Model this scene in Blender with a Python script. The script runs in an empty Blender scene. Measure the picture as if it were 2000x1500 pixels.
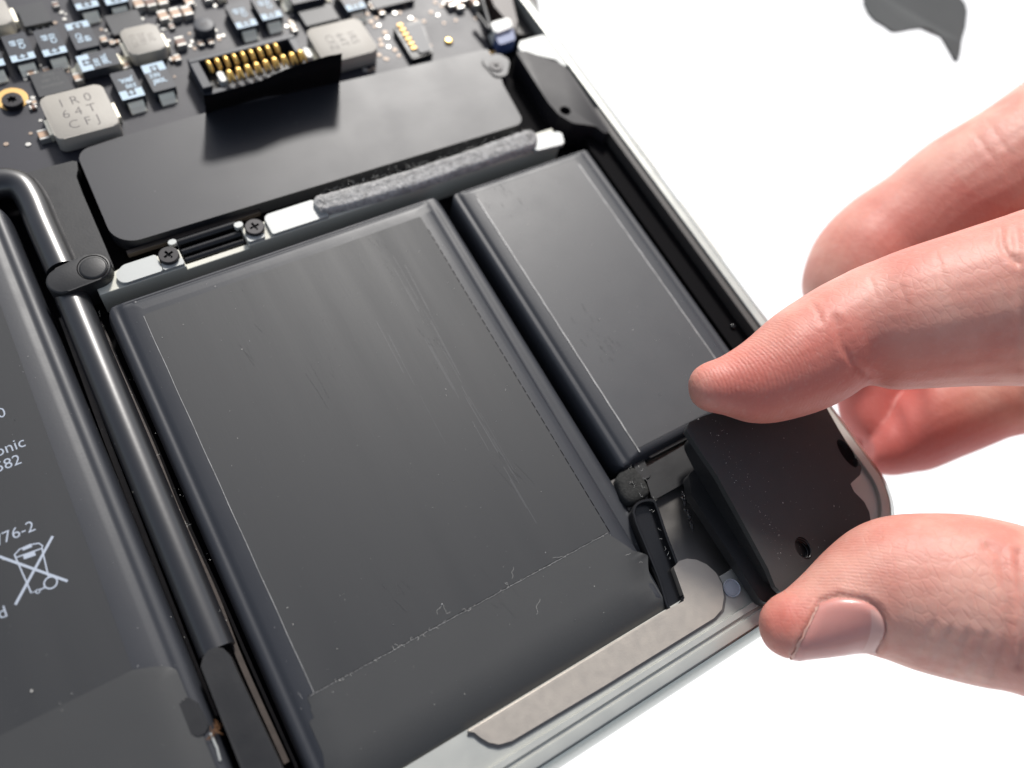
import bpy, bmesh, math, random
import numpy as np
from mathutils import Vector, Matrix
from mathutils.bvhtree import BVHTree
random.seed(7); rng = np.random.default_rng(7)
MM = 0.001
SC = bpy.context.scene
COL = SC.collection

# ------------------------------------------------------------------ camera
CAM = np.array([-42.952, -36.957, 106.0])                 # mm above the battery tops
ROT = np.array([[0.85292918, -0.49216825, 0.1740179],
                [-0.38053763, -0.81438711, -0.43813781],
                [0.35735546, 0.30748016, -0.88190307]])    # world -> (right, down, forward)
FPX = 1634.0
cd = bpy.data.cameras.new("camera"); cam = bpy.data.objects.new("camera", cd); COL.objects.link(cam)
Rm = Matrix(((ROT[0][0], -ROT[1][0], -ROT[2][0]), (ROT[0][1], -ROT[1][1], -ROT[2][1]), (ROT[0][2], -ROT[1][2], -ROT[2][2])))
cam.matrix_world = Matrix.Translation(Vector(CAM * MM)) @ Rm.to_4x4()
cd.sensor_width = 36.0; cd.lens = FPX / 2000 * 36.0
cd.clip_start = 0.005; cd.clip_end = 50
cd.dof.use_dof = True; cd.dof.focus_distance = 0.111; cd.dof.aperture_fstop = cd.lens / 2.4
SC.camera = cam
# ------------------------------------------------------------------ light
SUN_DIR = Vector((0.385, 0.665, 0.645)).normalized()
el = math.asin(SUN_DIR.z); az = math.atan2(SUN_DIR.x, SUN_DIR.y)
W = bpy.data.worlds.new("World"); SC.world = W; W.use_nodes = True
nt = W.node_tree; bg = nt.nodes["Background"]
sky = nt.nodes.new("ShaderNodeTexSky"); sky.sky_type = 'NISHITA'; sky.sun_disc = False
sky.sun_elevation = el; sky.sun_rotation = az; sky.dust_density = 2.0; sky.ozone_density = 0.8
hs = nt.nodes.new("ShaderNodeHueSaturation"); hs.inputs['Saturation'].default_value = .55
nt.links.new(sky.outputs[0], hs.inputs['Color']); nt.links.new(hs.outputs[0], bg.inputs[0]); bg.inputs[1].default_value = 0.125
sd = bpy.data.lights.new("sun", 'SUN'); sd.energy = 4.2; sd.angle = math.radians(8); sd.color = (1, 0.97, 0.93)
sun = bpy.data.objects.new("sun", sd); COL.objects.link(sun)
sun.rotation_euler = (-SUN_DIR).to_track_quat('-Z', 'Y').to_euler(); sun.location = SUN_DIR * 2
SC.view_settings.view_transform = 'Standard'; SC.view_settings.look = 'None'
SC.view_settings.exposure = 0.12; SC.view_settings.gamma = 1

# ------------------------------------------------------------------ helpers
def at(u, v, z=0.0):
    r = ROT.T @ np.array([(u - 1000) / FPX, (v - 750) / FPX, 1.0])
    t = (z - CAM[2]) / r[2]
    return CAM + r * t
def at2(u, v, z=0.0):
    p = at(u, v, z); return (p[0], p[1])
def pix(P):
    q = (np.asarray(P) - CAM) @ ROT.T
    return q[:, 0] / q[:, 2] * FPX + 1000, q[:, 1] / q[:, 2] * FPX + 750
def poly(pts, z=0.0): return [at2(u, v, z) for u, v in pts]

ORG = {}
def thing(name, label, cat, loc=(0, 0, 0), group=None):
    o = bpy.data.objects.new(name, None); COL.objects.link(o)
    o.location = Vector(loc) * MM; o.empty_display_size = 0.005
    o['label'] = label; o['category'] = cat
    if group: o['group'] = group
    ORG[o] = np.array(loc, float); return o
def tag(o, label, cat, group=None):
    o['label'] = label; o['category'] = cat
    if group: o['group'] = group
    return o
def obj(name, vf, mat, parent=None, smooth=False, kind=None, label=None, auto=None):
    """one mesh object; vertices in world mm"""
    verts, faces = vf
    org = ORG.get(parent, np.zeros(3))
    V = (np.asarray(verts, float) - org) * MM
    me = bpy.data.meshes.new(name); me.from_pydata(V.tolist(), [], [list(f) for f in faces]); me.update()
    if mat: me.materials.append(mat)
    if smooth:
        me.shade_smooth()
        if auto: me.set_sharp_from_angle(angle=math.radians(auto))
    o = bpy.data.objects.new(name, me); COL.objects.link(o)
    if parent: o.parent = parent
    ORG[o] = org
    if kind: o['kind'] = kind
    if label: o['label'] = label
    return o
def inst(src, name, parent, pos, rot=0.0, scale=1.0):
    """place a mesh (built round its own origin) as a child"""
    o = bpy.data.objects.new(name, src); COL.objects.link(o)
    org = ORG.get(parent, np.zeros(3))
    if parent: o.parent = parent
    o.location = Vector((np.asarray(pos, float) - org) * MM); o.rotation_euler = (0, 0, rot); o.scale = (scale,) * 3
    ORG[o] = np.array(pos, float); return o
def mesh(name, vf, mat, smooth=False, auto=None):
    me = bpy.data.meshes.new(name); me.from_pydata((np.asarray(vf[0], float) * MM).tolist(), [], [list(f) for f in vf[1]]); me.update()
    me.materials.append(mat)
    if smooth:
        me.shade_smooth()
        if auto: me.set_sharp_from_angle(angle=math.radians(auto))
    return me
def area2(p): return sum(p[i][0] * p[(i + 1) % len(p)][1] - p[(i + 1) % len(p)][0] * p[i][1] for i in range(len(p)))
def fillet(p, r, n=6):
    """round the corners of a polygon; r a number or a list"""
    p = [np.array(q[:2], float) for q in p]; N = len(p); out = []
    R = r if isinstance(r, (list, tuple)) else [r] * N
    for i in range(N):
        a, b, c = p[i - 1], p[i], p[(i + 1) % N]
        u = a - b; v = c - b; lu = np.linalg.norm(u); lv = np.linalg.norm(v)
        if R[i] <= 0 or lu < 1e-6 or lv < 1e-6: out.append(tuple(b)); continue
        u /= lu; v /= lv; cs = float(np.clip(u @ v, -1, 1)); th = math.acos(cs)
        if th > 3.05: out.append(tuple(b)); continue
        d = min(R[i] / math.tan(th / 2), lu * .49, lv * .49); rr = d * math.tan(th / 2)
        bis = (u + v) / np.linalg.norm(u + v); ctr = b + bis * rr / math.sin(th / 2)
        s = b + u * d - ctr; e = b + v * d - ctr
        a0 = math.atan2(s[1], s[0]); a1 = math.atan2(e[1], e[0]); da = (a1 - a0 + math.pi) % (2 * math.pi) - math.pi
        for k in range(n + 1):
            t = a0 + da * k / n; out.append((ctr[0] + rr * math.cos(t), ctr[1] + rr * math.sin(t)))
    return out
def prism(p, z0, z1, bev=0.0, seg=2, ztop=None, zbot=None):
    p = [tuple(q[:2]) for q in p]
    q = [p[0]]
    for a in p[1:]:
        if math.hypot(a[0] - q[-1][0], a[1] - q[-1][1]) > 1e-4: q.append(a)
    if math.hypot(q[0][0] - q[-1][0], q[0][1] - q[-1][1]) < 1e-4: q.pop()
    p = q
    if area2(p) < 0: p = p[::-1]
    bm = bmesh.new(); n = len(p)
    zt = ztop or (lambda x, y: z1); zb = zbot or (lambda x, y: z0)
    lo = [bm.verts.new((x, y, zb(x, y))) for x, y in p]; hi = [bm.verts.new((x, y, zt(x, y))) for x, y in p]
    bm.faces.new(lo[::-1]); top = bm.faces.new(hi)
    for i in range(n): bm.faces.new((lo[i], lo[(i + 1) % n], hi[(i + 1) % n], hi[i]))
    if bev > 0:
        bmesh.ops.bevel(bm, geom=list(top.edges), offset=bev, offset_type='OFFSET', segments=seg, profile=0.5, affect='EDGES', clamp_overlap=True)
    bm.verts.index_update(); bm.verts.ensure_lookup_table()
    v = [tuple(x.co) for x in bm.verts]; f = [[w.index for w in fc.verts] for fc in bm.faces]; bm.free()
    return v, f
def rect(cx, cy, w, h): return [(cx - w / 2, cy - h / 2), (cx + w / 2, cy - h / 2), (cx + w / 2, cy + h / 2), (cx - w / 2, cy + h / 2)]
def box(x0, x1, y0, y1, z0, z1, bev=0.08): return prism([(x0, y0), (x1, y0), (x1, y1), (x0, y1)], z0, z1, bev)
def circle(cx, cy, r, n=28): return [(cx + r * math.cos(2 * math.pi * k / n), cy + r * math.sin(2 * math.pi * k / n)) for k in range(n)]
def join(*ms):
    V, F = [], []
    for v, f in ms:
        o = len(V); V += list(v); F += [[i + o for i in fc] for fc in f]
    return V, F
def spline(pts, n=8):
    P = [np.array(p, float) for p in pts]; P = [2 * P[0] - P[1]] + P + [2 * P[-1] - P[-2]]; out = []
    for i in range(1, len(P) - 2):
        for k in range(n):
            t = k / n; a, b, c, d = P[i - 1], P[i], P[i + 1], P[i + 2]
            out.append(.5 * (2 * b + (c - a) * t + (2 * a - 5 * b + 4 * c - d) * t * t + (3 * b - a - 3 * c + d) * t ** 3))
    out.append(P[-2]); return out
def tube(path, r, n=16, caps=True, flat=1.0):
    path = [np.array(p, float) for p in path]; V, F = [], []; N = len(path)
    for i, p in enumerate(path):
        t = path[min(i + 1, N - 1)] - path[max(i - 1, 0)]; t /= np.linalg.norm(t) + 1e-12
        up = np.array([0, 0, 1.0]) if abs(t[2]) < .95 else np.array([1.0, 0, 0])
        a = np.cross(t, up); a /= np.linalg.norm(a); b = np.cross(a, t)
        rr = r[i] if hasattr(r, '__len__') else r
        for k in range(n):
            w = 2 * math.pi * k / n; V.append(tuple(p + a * rr * math.cos(w) + b * rr * flat * math.sin(w)))
    for i in range(N - 1):
        for k in range(n): F.append((i * n + k, i * n + (k + 1) % n, (i + 1) * n + (k + 1) % n, (i + 1) * n + k))
    if caps: F.append(tuple(range(n))[::-1]); F.append(tuple((N - 1) * n + k for k in range(n)))
    return V, F
def ribbon(pts, w, z):
    """flat printed line"""
    P = [np.array(p[:2], float) for p in pts]; V, F = [], []
    for i, p in enumerate(P):
        t = P[min(i + 1, len(P) - 1)] - P[max(i - 1, 0)]; t /= np.linalg.norm(t) + 1e-9; nn = np.array([-t[1], t[0]])
        V += [(*(p - nn * w / 2), z), (*(p + nn * w / 2), z)]
    for i in range(len(P) - 1): F.append((2 * i, 2 * i + 2, 2 * i + 3, 2 * i + 1))
    return V, F
def text(name, s, pos, size, mat, parent, rot=0.0, align='CENTER', sx=1.0, bold=0.0):
    c = bpy.data.curves.new(name, 'FONT'); c.body = s; c.size = size * MM; c.align_x = align; c.align_y = 'CENTER'
    c.offset = bold * MM; c.resolution_u = 3; c.space_line = 0.85
    t = bpy.data.objects.new(name, c); COL.objects.link(t)
    bpy.context.view_layer.update()
    me = bpy.data.meshes.new_from_object(t.evaluated_get(bpy.context.evaluated_depsgraph_get()))
    bpy.data.objects.remove(t); me.materials.clear(); me.materials.append(mat); me.name = name
    o = inst(me, name, parent, pos, rot); o.scale = (sx, 1, 1); return o
def boolean(o, cut):
    m = o.modifiers.new('b', 'BOOLEAN'); m.object = cut; m.solver = 'EXACT'
    bpy.context.view_layer.update()
    me = bpy.data.meshes.new_from_object(o.evaluated_get(bpy.context.evaluated_depsgraph_get()))
    o.modifiers.clear(); old = o.data; o.data = me; me.name = o.name
    bpy.data.objects.remove(cut)

# ------------------------------------------------------------------ materials
def mat(name, col, rough=0.5, metal=0.0, spec=0.5, bump=0.0, bscale=3000, cvar=0.0, cscale=300, rvar=0.0, rscale=120, stretch=None, coat=0.0):
    m = bpy.data.materials.new(name); m.use_nodes = True; n = m.node_tree.nodes; l = m.node_tree.links
    b = n["Principled BSDF"]; b.inputs["Base Color"].default_value = (*col, 1); b.inputs["Roughness"].default_value = rough
    b.inputs["Metallic"].default_value = metal; b.inputs["Specular IOR Level"].default_value = spec; b.inputs["Coat Weight"].default_value = coat
    tc = n.new("ShaderNodeTexCoord"); vec = tc.outputs["Object"]
    if stretch:
        mp = n.new("ShaderNodeMapping"); mp.inputs["Scale"].default_value = stretch; l.new(vec, mp.inputs[0]); vec = mp.outputs[0]
    def noise(s, d=4):
        t = n.new("ShaderNodeTexNoise"); t.inputs["Scale"].default_value = s; t.inputs["Detail"].default_value = d; l.new(vec, t.inputs[0]); return t.outputs[0]
    if cvar:
        mx = n.new("ShaderNodeMix"); mx.data_type = 'RGBA'
        mx.inputs[6].default_value = (*[c * (1 - cvar) for c in col], 1); mx.inputs[7].default_value = (*[min(1, c * (1 + cvar)) for c in col], 1)
        l.new(noise(cscale), mx.inputs[0]); l.new(mx.outputs[2], b.inputs["Base Color"])
    if rvar:
        r = n.new("ShaderNodeMapRange"); r.inputs[1].default_value = .3; r.inputs[2].default_value = .7
        r.inputs[3].default_value = rough - rvar; r.inputs[4].default_value = rough + rvar
        l.new(noise(rscale, 6), r.inputs[0]); l.new(r.outputs[0], b.inputs["Roughness"])
    if bump:
        bp = n.new("ShaderNodeBump"); bp.inputs["Strength"].default_value = 1.0; bp.inputs["Distance"].default_value = bump * MM
        l.new(noise(bscale), bp.inputs["Height"]); l.new(bp.outputs[0], b.inputs["Normal"])
    return m
M = {}
M['ground'] = mat('white_surface', (.93, .93, .93), .9, spec=.1)
M['film'] = mat('black_film', (.021, .023, .029), .48, bump=.006, bscale=2600, rvar=.035, rscale=160)
M['label'] = mat('black_label', (.027, .028, .030), .52, spec=.42, bump=.004, bscale=3600, rvar=.05, rscale=230, stretch=(1, .07, 1))
M['label_grey'] = mat('grey_black_label', (.044, .045, .049), .44, bump=.004, bscale=3600, rvar=.03, rscale=200)
M['tape'] = mat('black_tape', (.037, .038, .039), .54, spec=.42, bump=.006, bscale=3000, rvar=.03, rscale=200)
M['plate'] = mat('black_anodised', (.020, .021, .026), .48, spec=.5, bump=.004, bscale=4200, rvar=.02)
M['board'] = mat('black_solder_mask', (.022, .022, .030), .5, spec=.45, bump=.006, bscale=900, rvar=.03)
M['plastic'] = mat('black_plastic', (.014, .014, .015), .46, bump=.010, bscale=3500, rvar=.05, rscale=400)
M['gloss'] = mat('black_rubber', (.008, .008, .009), .22, bump=.02, bscale=500)
M['tube'] = mat('black_sleeve', (.014, .014, .016), .31, spec=1.0, bump=.004, bscale=1500)
M['bracket'] = mat('bracket_plastic', (.011, .010, .013), .52, spec=.3, bump=.01, bscale=3000, rvar=.04)
M['matte'] = mat('black_matte', (.0035, .0032, .004), .8, spec=.08)
M['speaker'] = mat('speaker_plastic', (.030, .031, .032), .55, bump=.014, bscale=5000, rvar=.05, rscale=300)
M['alu'] = mat('aluminium', (.48, .485, .45), .4, metal=.5, bump=.006, bscale=4000, rvar=.06, rscale=300)
M['alu_edge'] = mat('rounded_aluminium_edge', (.52, .535, .515), .3, metal=1.0, bump=.005, bscale=3500)
M['alu_bright'] = mat('milled_aluminium', (.40, .412, .402), .5, metal=.2, bump=.004, bscale=3000)
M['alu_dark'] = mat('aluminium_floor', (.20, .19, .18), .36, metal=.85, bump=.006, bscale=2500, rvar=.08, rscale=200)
M['alu_grey'] = mat('grey_anodised', (.62, .61, .53), .55, metal=.0, bump=.006, bscale=3000)
M['ledge'] = mat('grey_ledge', (.055, .05, .046), .55, metal=.0, bump=.01, bscale=2000)
M['tan'] = mat('tan_steel', (.50, .45, .39), .4, metal=.65, bump=.01, bscale=3800, cvar=.03, cscale=900, rvar=.04, rscale=900)
M['foam'] = mat('grey_foam', (.36, .355, .35), .95, spec=.1, bump=.2, bscale=2200, cvar=.8, cscale=1500)
M['gold'] = mat('gold_contact', (.95, .60, .18), .32, metal=.75)
M['ring'] = mat('gold_pad', (.62, .40, .15), .5, metal=.5)
M['tin'] = mat('tinned_terminal', (.95, .90, .74), .3, metal=.5, bump=.015, bscale=900)
M['solder'] = mat('solder', (.50, .49, .46), .4, metal=.6)
M['pad'] = mat('copper_pad', (.34, .26, .20), .5, metal=.2)
M['mlcc'] = mat('ceramic_tan', (.50, .33, .22), .5)
M['brown'] = mat('brown_ceramic', (.18, .09, .06), .5)
M['cap'] = mat('capacitor_case', (.020, .024, .034), .5, bump=.01, bscale=2500)
M['ink'] = mat('pale_blue_ink', (.46, .58, .68), .6)
M['induct'] = mat('inductor_case', (.35, .325, .285), .55, bump=.02, bscale=2500, cvar=.08)
M['inkdark'] = mat('laser_mark', (.10, .09, .09), .7)
M['chip'] = mat('chip_case', (.022, .024, .028), .5, bump=.008, bscale=4000)
M['chipink'] = mat('chip_mark', (.09, .095, .09), .6)
M['white'] = mat('white_plastic', (.78, .78, .74), .5)
M['blue'] = mat('blue_plastic', (.05, .085, .22), .5)
M['print'] = mat('white_print', (.36, .40, .47), .6)
M['darkbrown'] = mat('dark_brown_plastic', (.055, .040, .036), .5)
M['ribbon'] = mat('brown_ribbon', (.045, .034, .028), .5, bump=.03, bscale=1500, cvar=.4, cscale=600)
M['screw'] = mat('black_screw', (.018, .016, .018), .45, metal=.3)
M['dust'] = mat('dust', (.62, .61, .58), .9)
M['seam'] = mat('worn_seam', (.24, .24, .24), .5, metal=.2, cvar=.75, cscale=900, bump=.02, bscale=2000)
M['seamdark'] = mat('dark_seam', (.02, .02, .02), .6, cvar=.8, cscale=900)
M['clear'] = mat('clear_plastic', (.40, .43, .48), .25)
M['scrap'] = mat('grey_cloth', (.085, .088, .088), .9, spec=.15, bump=.05, bscale=900, cvar=.15, cscale=60)
M['fluff'] = mat('orange_fluff', (.16, .075, .03), .9)
M['foamlump'] = mat('grey_sponge', (.035, .035, .034), .95, spec=.1, bump=.1, bscale=3000, cvar=.5, cscale=2500)

# ------------------------------------------------------------------ the setting
g = obj('white_ground', prism(rect(0, 0, 9000, 9000), -330, -300), M['ground'], kind='structure')

# ------------------------------------------------------------------ laptop case
case = thing('laptop_case', 'silver aluminium laptop case lying open with its bottom cover off', 'laptop case', (0, 0, -9))
XR, YF, RC = 44.6, -46.5, 11.0
def rimpath():
    p = [(XR, y) for y in np.linspace(190, YF + RC, 24)]
    p += [(XR - RC + RC * math.cos(t), YF + RC - RC * math.sin(t)) for t in np.linspace(0, math.pi / 2, 22)[1:]]
    p += [(x, YF) for x in np.linspace(XR - RC, -240, 30)[1:]]
    return p
def sweep(prof, path):
    V, F = [], []; N = len(path); K = len(prof)
    for i, p in enumerate(path):
        a = np.array(path[max(i - 1, 0)]); b = np.array(path[min(i + 1, N - 1)]); t = (b - a) / np.linalg.norm(b - a)
        nin = np.array([t[1], -t[0]])
        for d, z in prof: V.append((p[0] + nin[0] * d, p[1] + nin[1] * d, z))
    for i in range(N - 1):
        for k in range(K - 1): F.append((i * K + k, i * K + k + 1, (i + 1) * K + k + 1, (i + 1) * K + k))
    return V, F
rp = rimpath()
o = obj('rim', sweep([(3.4, -9), (1.6, -8.2), (.5, -6), (.06, -3.2), (0, -2.2), (.12, -1.5), (.3, -1.15), (1.36, -.32), (1.42, -.75), (1.62, -.75), (1.66, -.10), (2.1, -.03), (2.95, -.03), (3.02, -.12), (3.03, -2.5)], rp), M['alu'], case, smooth=True, auto=25)
o.data.materials.append(M['alu_edge'])
for i, f in enumerate(o.data.polygons): f.material_index = 1 if i % 14 < 8 else 0
obj('front_ridge', sweep([(3.04, -.42), (3.5, -.42), (3.55, -.12), (3.62, -.04), (4.3, -.04), (4.36, -.12), (4.38, -1.2)], [p for p in rp if p[1] < YF + .001]), M['alu'], case, smooth=True, auto=25)
sh = [(-240, YF + 4.39), (33, YF + 4.39)] + [(XR - RC + (RC - 3.04) * math.cos(t), YF + RC - (RC - 3.04) * math.sin(t)) for t in np.linspace(math.pi / 2 * .97, 0, 12)] + [(XR - 3.04, -19), (30, -19), (30, -37.2), (-240, -37.2)]
obj('front_shelf', prism(sh, -6, -.75, .0), M['alu'], case)
obj('floor', prism([(-240, -37.19), (XR - 3.05, -37.19), (XR - 3.05, 190), (-240, 190)], -8.5, -6.0), M['matte'], case)  # black stands for shade deep in the gaps and black adhesive under the cells
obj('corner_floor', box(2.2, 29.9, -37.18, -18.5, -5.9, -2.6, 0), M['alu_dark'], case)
# cross rib with pale milled lands and a cut-out for the clip
wy0, wy1 = 37.1, 40.3
obj('cross_rib', join(prism(fillet([(-45.6, wy0), (-33.4, wy0), (-33.4, wy1), (-41.5, wy1), (-45.6, 39.2)], [0, 0, 0, 1, 1]), -5.9, -1.15, .12),
                      box(-24.0, 31.5, wy0, wy1, -5.9, -1.15, .12), box(-33.39, -24.01, wy0, wy0 + .9, -5.9, -2.0, .1)), M['alu_grey'], case)
def land(p, r): return prism(fillet(p, r), -1.149, -.5, .1)
for p, r in (([(-42.6, 37.2), (-36.6, 37.2), (-36.6, 40.2), (-41.2, 40.2), (-42.6, 39.2)], [1.2, .3, .3, 1.2, 1]), ([(-36.5, 37.2), (-33.5, 37.2), (-33.5, 38.3), (-36.5, 38.5)], .2), ([(-34.4, 40.9), (-33.2, 40.9), (-33.2, 41.8), (-34.4, 41.8)], .35),
             ([(-24.0, 37.2), (-21.4, 37.2), (-21.4, 38.4), (-24.0, 38.4)], .3), ([(-24.8, 40.2), (-23.5, 40.2), (-23.5, 41.2), (-24.8, 41.2)], .35), ([(-20.3, 37.2), (-11.2, 37.2), (-12.2, 40.9), (-20.3, 40.9)], [.2, .2, .5, .8]),
             ([(25.6, 36.5), (31.4, 36.0), (32.4, 38.6), (27.6, 39.6), (26.6, 39.5)], .6)):
    obj('rib_land', land(p, r), M['alu_bright'], case)
# right-hand side: grey ledge, aluminium web and dark recess near the ports
obj('side_ledge', prism([(40.35, -19), (41.55, -19), (41.55, 41), (40.9, 41), (40.35, 36)], -5.9, -.45, .1), M['ledge'], case)
obj('corner_web', prism(fillet(poly([(1012, 92), (1016, 80), (1030, 76), (1060, 68), (1085, 72), (1118, 128), (1100, 128), (1086, 116), (1044, 106), (1022, 103)], -.3), .5), -3, -.3, .15), M['alu_bright'], case)
obj('port_recess', prism(poly([(985, -60), (1040, -60), (1062, 70), (1010, 66), (1000, 20)], -3), -6, -3), M['ledge'], case)
obj('port_wall', prism(poly([(930, -70), (985, -70), (1012, 42), (1006, 60), (990, 40), (965, 12)], -.8), -5, -.8, .1), M['darkbrown'], case)
for yy, ww in ((29.0, 9.0), (12, 13.0)):
    obj('port_opening', prism(fillet(rect(XR - .02, yy, .5, ww), .2), -3.6, -1.5, .05), M['alu_grey'], case)

# ------------------------------------------------------------------ battery cells
def pouch(x0, x1, y0, y1, R, h, rc=2.0, n=9, rise=None):
    """rolled-edge pouch; R = (left, right, front, back) roll widths"""
    V, F = [], []; rings = []
    ts = [0, 0, .012, .035, .07, .12, .19, .26, .31, .35, .39, .43, .48, .54, .62, .8, 1.0]
    for j, t in enumerate(ts):
        q = fillet([(x0 + R[0] * t, y0 + R[2] * t), (x1 - R[1] * t, y0 + R[2] * t), (x1 - R[1] * t, y1 - R[3] * t), (x0 + R[0] * t, y1 - R[3] * t)], rc * (1 - .8 * t) + .05, 8)
        rings.append([(x, y, -h if j == 0 else pouch_z(x, y, x0, x1, y0, y1, R, h)) for x, y in q])
    n = len(rings[0])
    for r in rings: V += r
    for j in range(len(rings) - 1):
        for k in range(n): F.append((j * n + k, j * n + (k + 1) % n, (j + 1) * n + (k + 1) % n, (j + 1) * n + k))
    F.append([(len(rings) - 1) * n + k for k in range(n)])
    return V, F
def cut_edge(y): t = min(max((-27.5 - y) / 5.5, 0), 1); return 2.5 * t * t * (3 - 2 * t)
def pouch_z(x, y, x0, x1, y0, y1, R, h):
    if x1 == 6.2: x1 = x1 - cut_edge(y)
    def side(d, w, fold):
        s = 1 - min(max(d / w, 0), 1)
        if fold: return -(fold * w * s + .22 * math.exp(-((s - .6) / .11) ** 2) + (h * .42 - fold * w) * (1 - math.sqrt(max(0, 1 - s ** 8))))
        return -h * .62 * (1 - math.sqrt(max(0, 1 - s ** 2.6)))
    return min(side(x - x0, R[0], .12), side(x1 - x, R[1], .07), side(y - y0, R[2], 0), side(y1 - y, R[3], .03))
def wrap(rows, par, lift=.07, nx=40):
    """tape laid over a pouch: rows = [(y, xleft, xright)]"""
    V, F = [], []
    for y, a, b in rows:
        for k in range(nx + 1):
            x = a + (b - a) * k / nx; V.append((x, y, pouch_z(x, y, *par) + lift))
    for j in range(len(rows) - 1):
        for k in range(nx): F.append((j * (nx + 1) + k, j * (nx + 1) + k + 1, (j + 1) * (nx + 1) + k + 1, (j + 1) * (nx + 1) + k))
    return V, F
GRP = 'black battery cells'
big = thing('battery_cell', 'widest black battery cell with taped front edge, between tube and narrow cell', 'battery cell', (-20, 0, -6), GRP)
bp = (-45.9, 6.2, -38.8, 34.6, (4.3, 5.0, 7.5, 2.6), 5.9)
obj('pouch', pouch(*bp[:4], bp[4], bp[5], 2.6), M['film'], big, smooth=True, auto=50)
obj('label_film', prism(fillet([(-41.55, -25.2), (.95, -25.2), (1.35, 31.4), (-41.4, 31.0)], .3), .005, .055, .02, 1), M['label'], big)
def taperows(y0, y1, n, f): return [(y, *f(y)) for y in np.linspace(y0, y1, n)]
def tf(y):
    l = -42.4 if y > -26.3 else (-42.7 - .6 * min(1, (-26.3 - y) / .8) if y < -27.5 else -42.6)
    if y < -31.5: l -= min(1.2, (-31.5 - y) * .35)
    r = .75 + (1.7 * min(1, max(0, (-25.2 - y) / 3.2)))
    if y < -28.6: r += 2.1 * (1 - (1 - min(1, (-28.6 - y) / 2.6)) ** 2) + .15 * min(6, max(0, -31 - y))
    q = max(0, -35.5 - y); return l + .12 * q * q * .5, min(r, 5.4 - cut_edge(y)) - .16 * q * q
obj('front_tape', wrap(taperows(-38.9, -25.0, 60, tf), bp), M['tape'], big, smooth=True)
obj('tape_edge', join(*[ribbon([(x, -25.0 + .03 * math.sin(x * 3)), (x + .5, -25.0 + .03 * math.sin(x * 3 + 1.5))], .06, .135) for x in np.arange(-42, .4, .62)]), M['seam'], big)
obj('tape_crease', ribbon([(-42.2, -24.92), (.7, -24.92)], .07, .062), M['matte'], big)  # dark crease line along the tape seam
obj('seam_line', ribbon([(-41.5 + .02 * math.sin(i), y) for i, y in enumerate(np.linspace(-24.9, 30.8, 40))], .08, .072), M['seam'], big)
obj('dashed_seam', join(*[ribbon([(1.0 + (y + 25) / 56 * .35, y), (1.0 + (y + 25) / 56 * .35, y + 1.05)], .11, .07) for y in np.arange(-25, 29, 1.35)]), M['matte'], big)
obj('corner_fold', tube(spline([(-45.2, 33.6, -2.6), (-44.2, 34.1, -1.6), (-42.6, 33.9, -1.0), (-41.4, 33.2, -.6)], 5), [.3] + [.55] * 14 + [.2], 8), M['film'], big, smooth=True)

nar = thing('battery_cell', 'narrow black battery cell with two pale worn seams beside the right rim', 'battery cell', (21, 8, -6), GRP)
npar = (7.6, 34.9, -18.6, 33.8, (3.6, 3.9, 1.9, 1.8), 5.9)
obj('pouch', pouch(*npar[:4], npar[4], npar[5], 2.2), M['film'], nar, smooth=True, auto=50)
obj('label_film', prism(fillet([(11.4, -16.6), (31.0, -16.6), (31.0, 32.0), (11.4, 32.0)], .3), .005, .05, .02, 1), M['label_grey'], nar)
for xx, ww in ((11.35, .2), (30.95, .2)):
    obj('seam_line', ribbon([(xx + .025 * math.sin(i * 1.7), y) for i, y in enumerate(np.linspace(-17.2, 31.0, 40))], ww, .075), M['seam'], nar)

lef = thing('battery_cell', 'leftmost black battery cell printed with white lettering and crossed-out bin', 'battery cell', (-80, 10, -6), GRP)
lpar = (-118, -52.4, -44.0, 56.5, (4, 5.2, 9, 2.5), 5.9)
obj('pouch', pouch(*lpar[:4], lpar[4], lpar[5], 2.5), M['film'], lef, smooth=True, auto=50)
obj('label_film', prism(fillet([(-114, -13.2), (-58.2, -13.2), (-57.1, 53), (-114, 53)], .3), .005, .055, .02, 1), M['label'], lef)
def tl(y):
    r = -58.2 if y > -13.3 else -58.2
    if y < -12.9: r += 4.2 * (1 - (1 - min(1, (-12.9 - y) / 2.4)) ** 2)
    return -114, min(r, -53.9)
obj('front_tape', wrap(taperows(-43.9, -12.9, 60, tl), lpar, nx=60), M['tape'], lef, smooth=True)
ZL = .075
def ltext(s, u, v, size): text('lettering', s, (*at2(u, v, ZL), ZL), size, M['print'], lef, rot=0.0, align='RIGHT', bold=-.008)
ltext('0', 11, 804, 2.0); ltext('tronic', 49, 862, 2.1); ltext('582', 41, 896, 2.0); ltext('6/76-2', 68, 1026, 2.0); ltext('ed', 14, 1193, 2.0)
B = lambda *p: [at2(u, v, ZL) for u, v in p]
st = []
for pts, w in ((B((-4, 1086), (132, 1135)), .30), (B((103, 1047), (30, 1181)), .30), (B((28, 1083), (61, 1158), (72, 1154)), .16), (B((76, 1153), (90, 1146)), .16), (B((82, 1071), (95, 1128)), .16), (B((28, 1084), (38, 1073), (58, 1064), (76, 1061), (83, 1066), (82, 1071)), .16), (B((31, 1089), (82, 1071)), .16), (B((44, 1073), (62, 1066)), .34), (B((46, 1089), (69, 1081)), .5)):
    st.append(ribbon(pts, w, ZL))
c = at2(99, 1138, ZL); st.append(ribbon(circle(c[0], c[1], .7, 20) + [(c[0] + .7, c[1])], .18, ZL)); c = at2(74, 1155, ZL); st.append(ribbon(circle(c[0], c[1], .22, 12) + [(c[0] + .22, c[1])], .12, ZL))
for k, s in enumerate(st): s[0][:] = [(x, y, z + .0015 * k) for x, y, z in s[0]]
obj('bin_symbol', join(*st), M['print'], lef)

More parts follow.
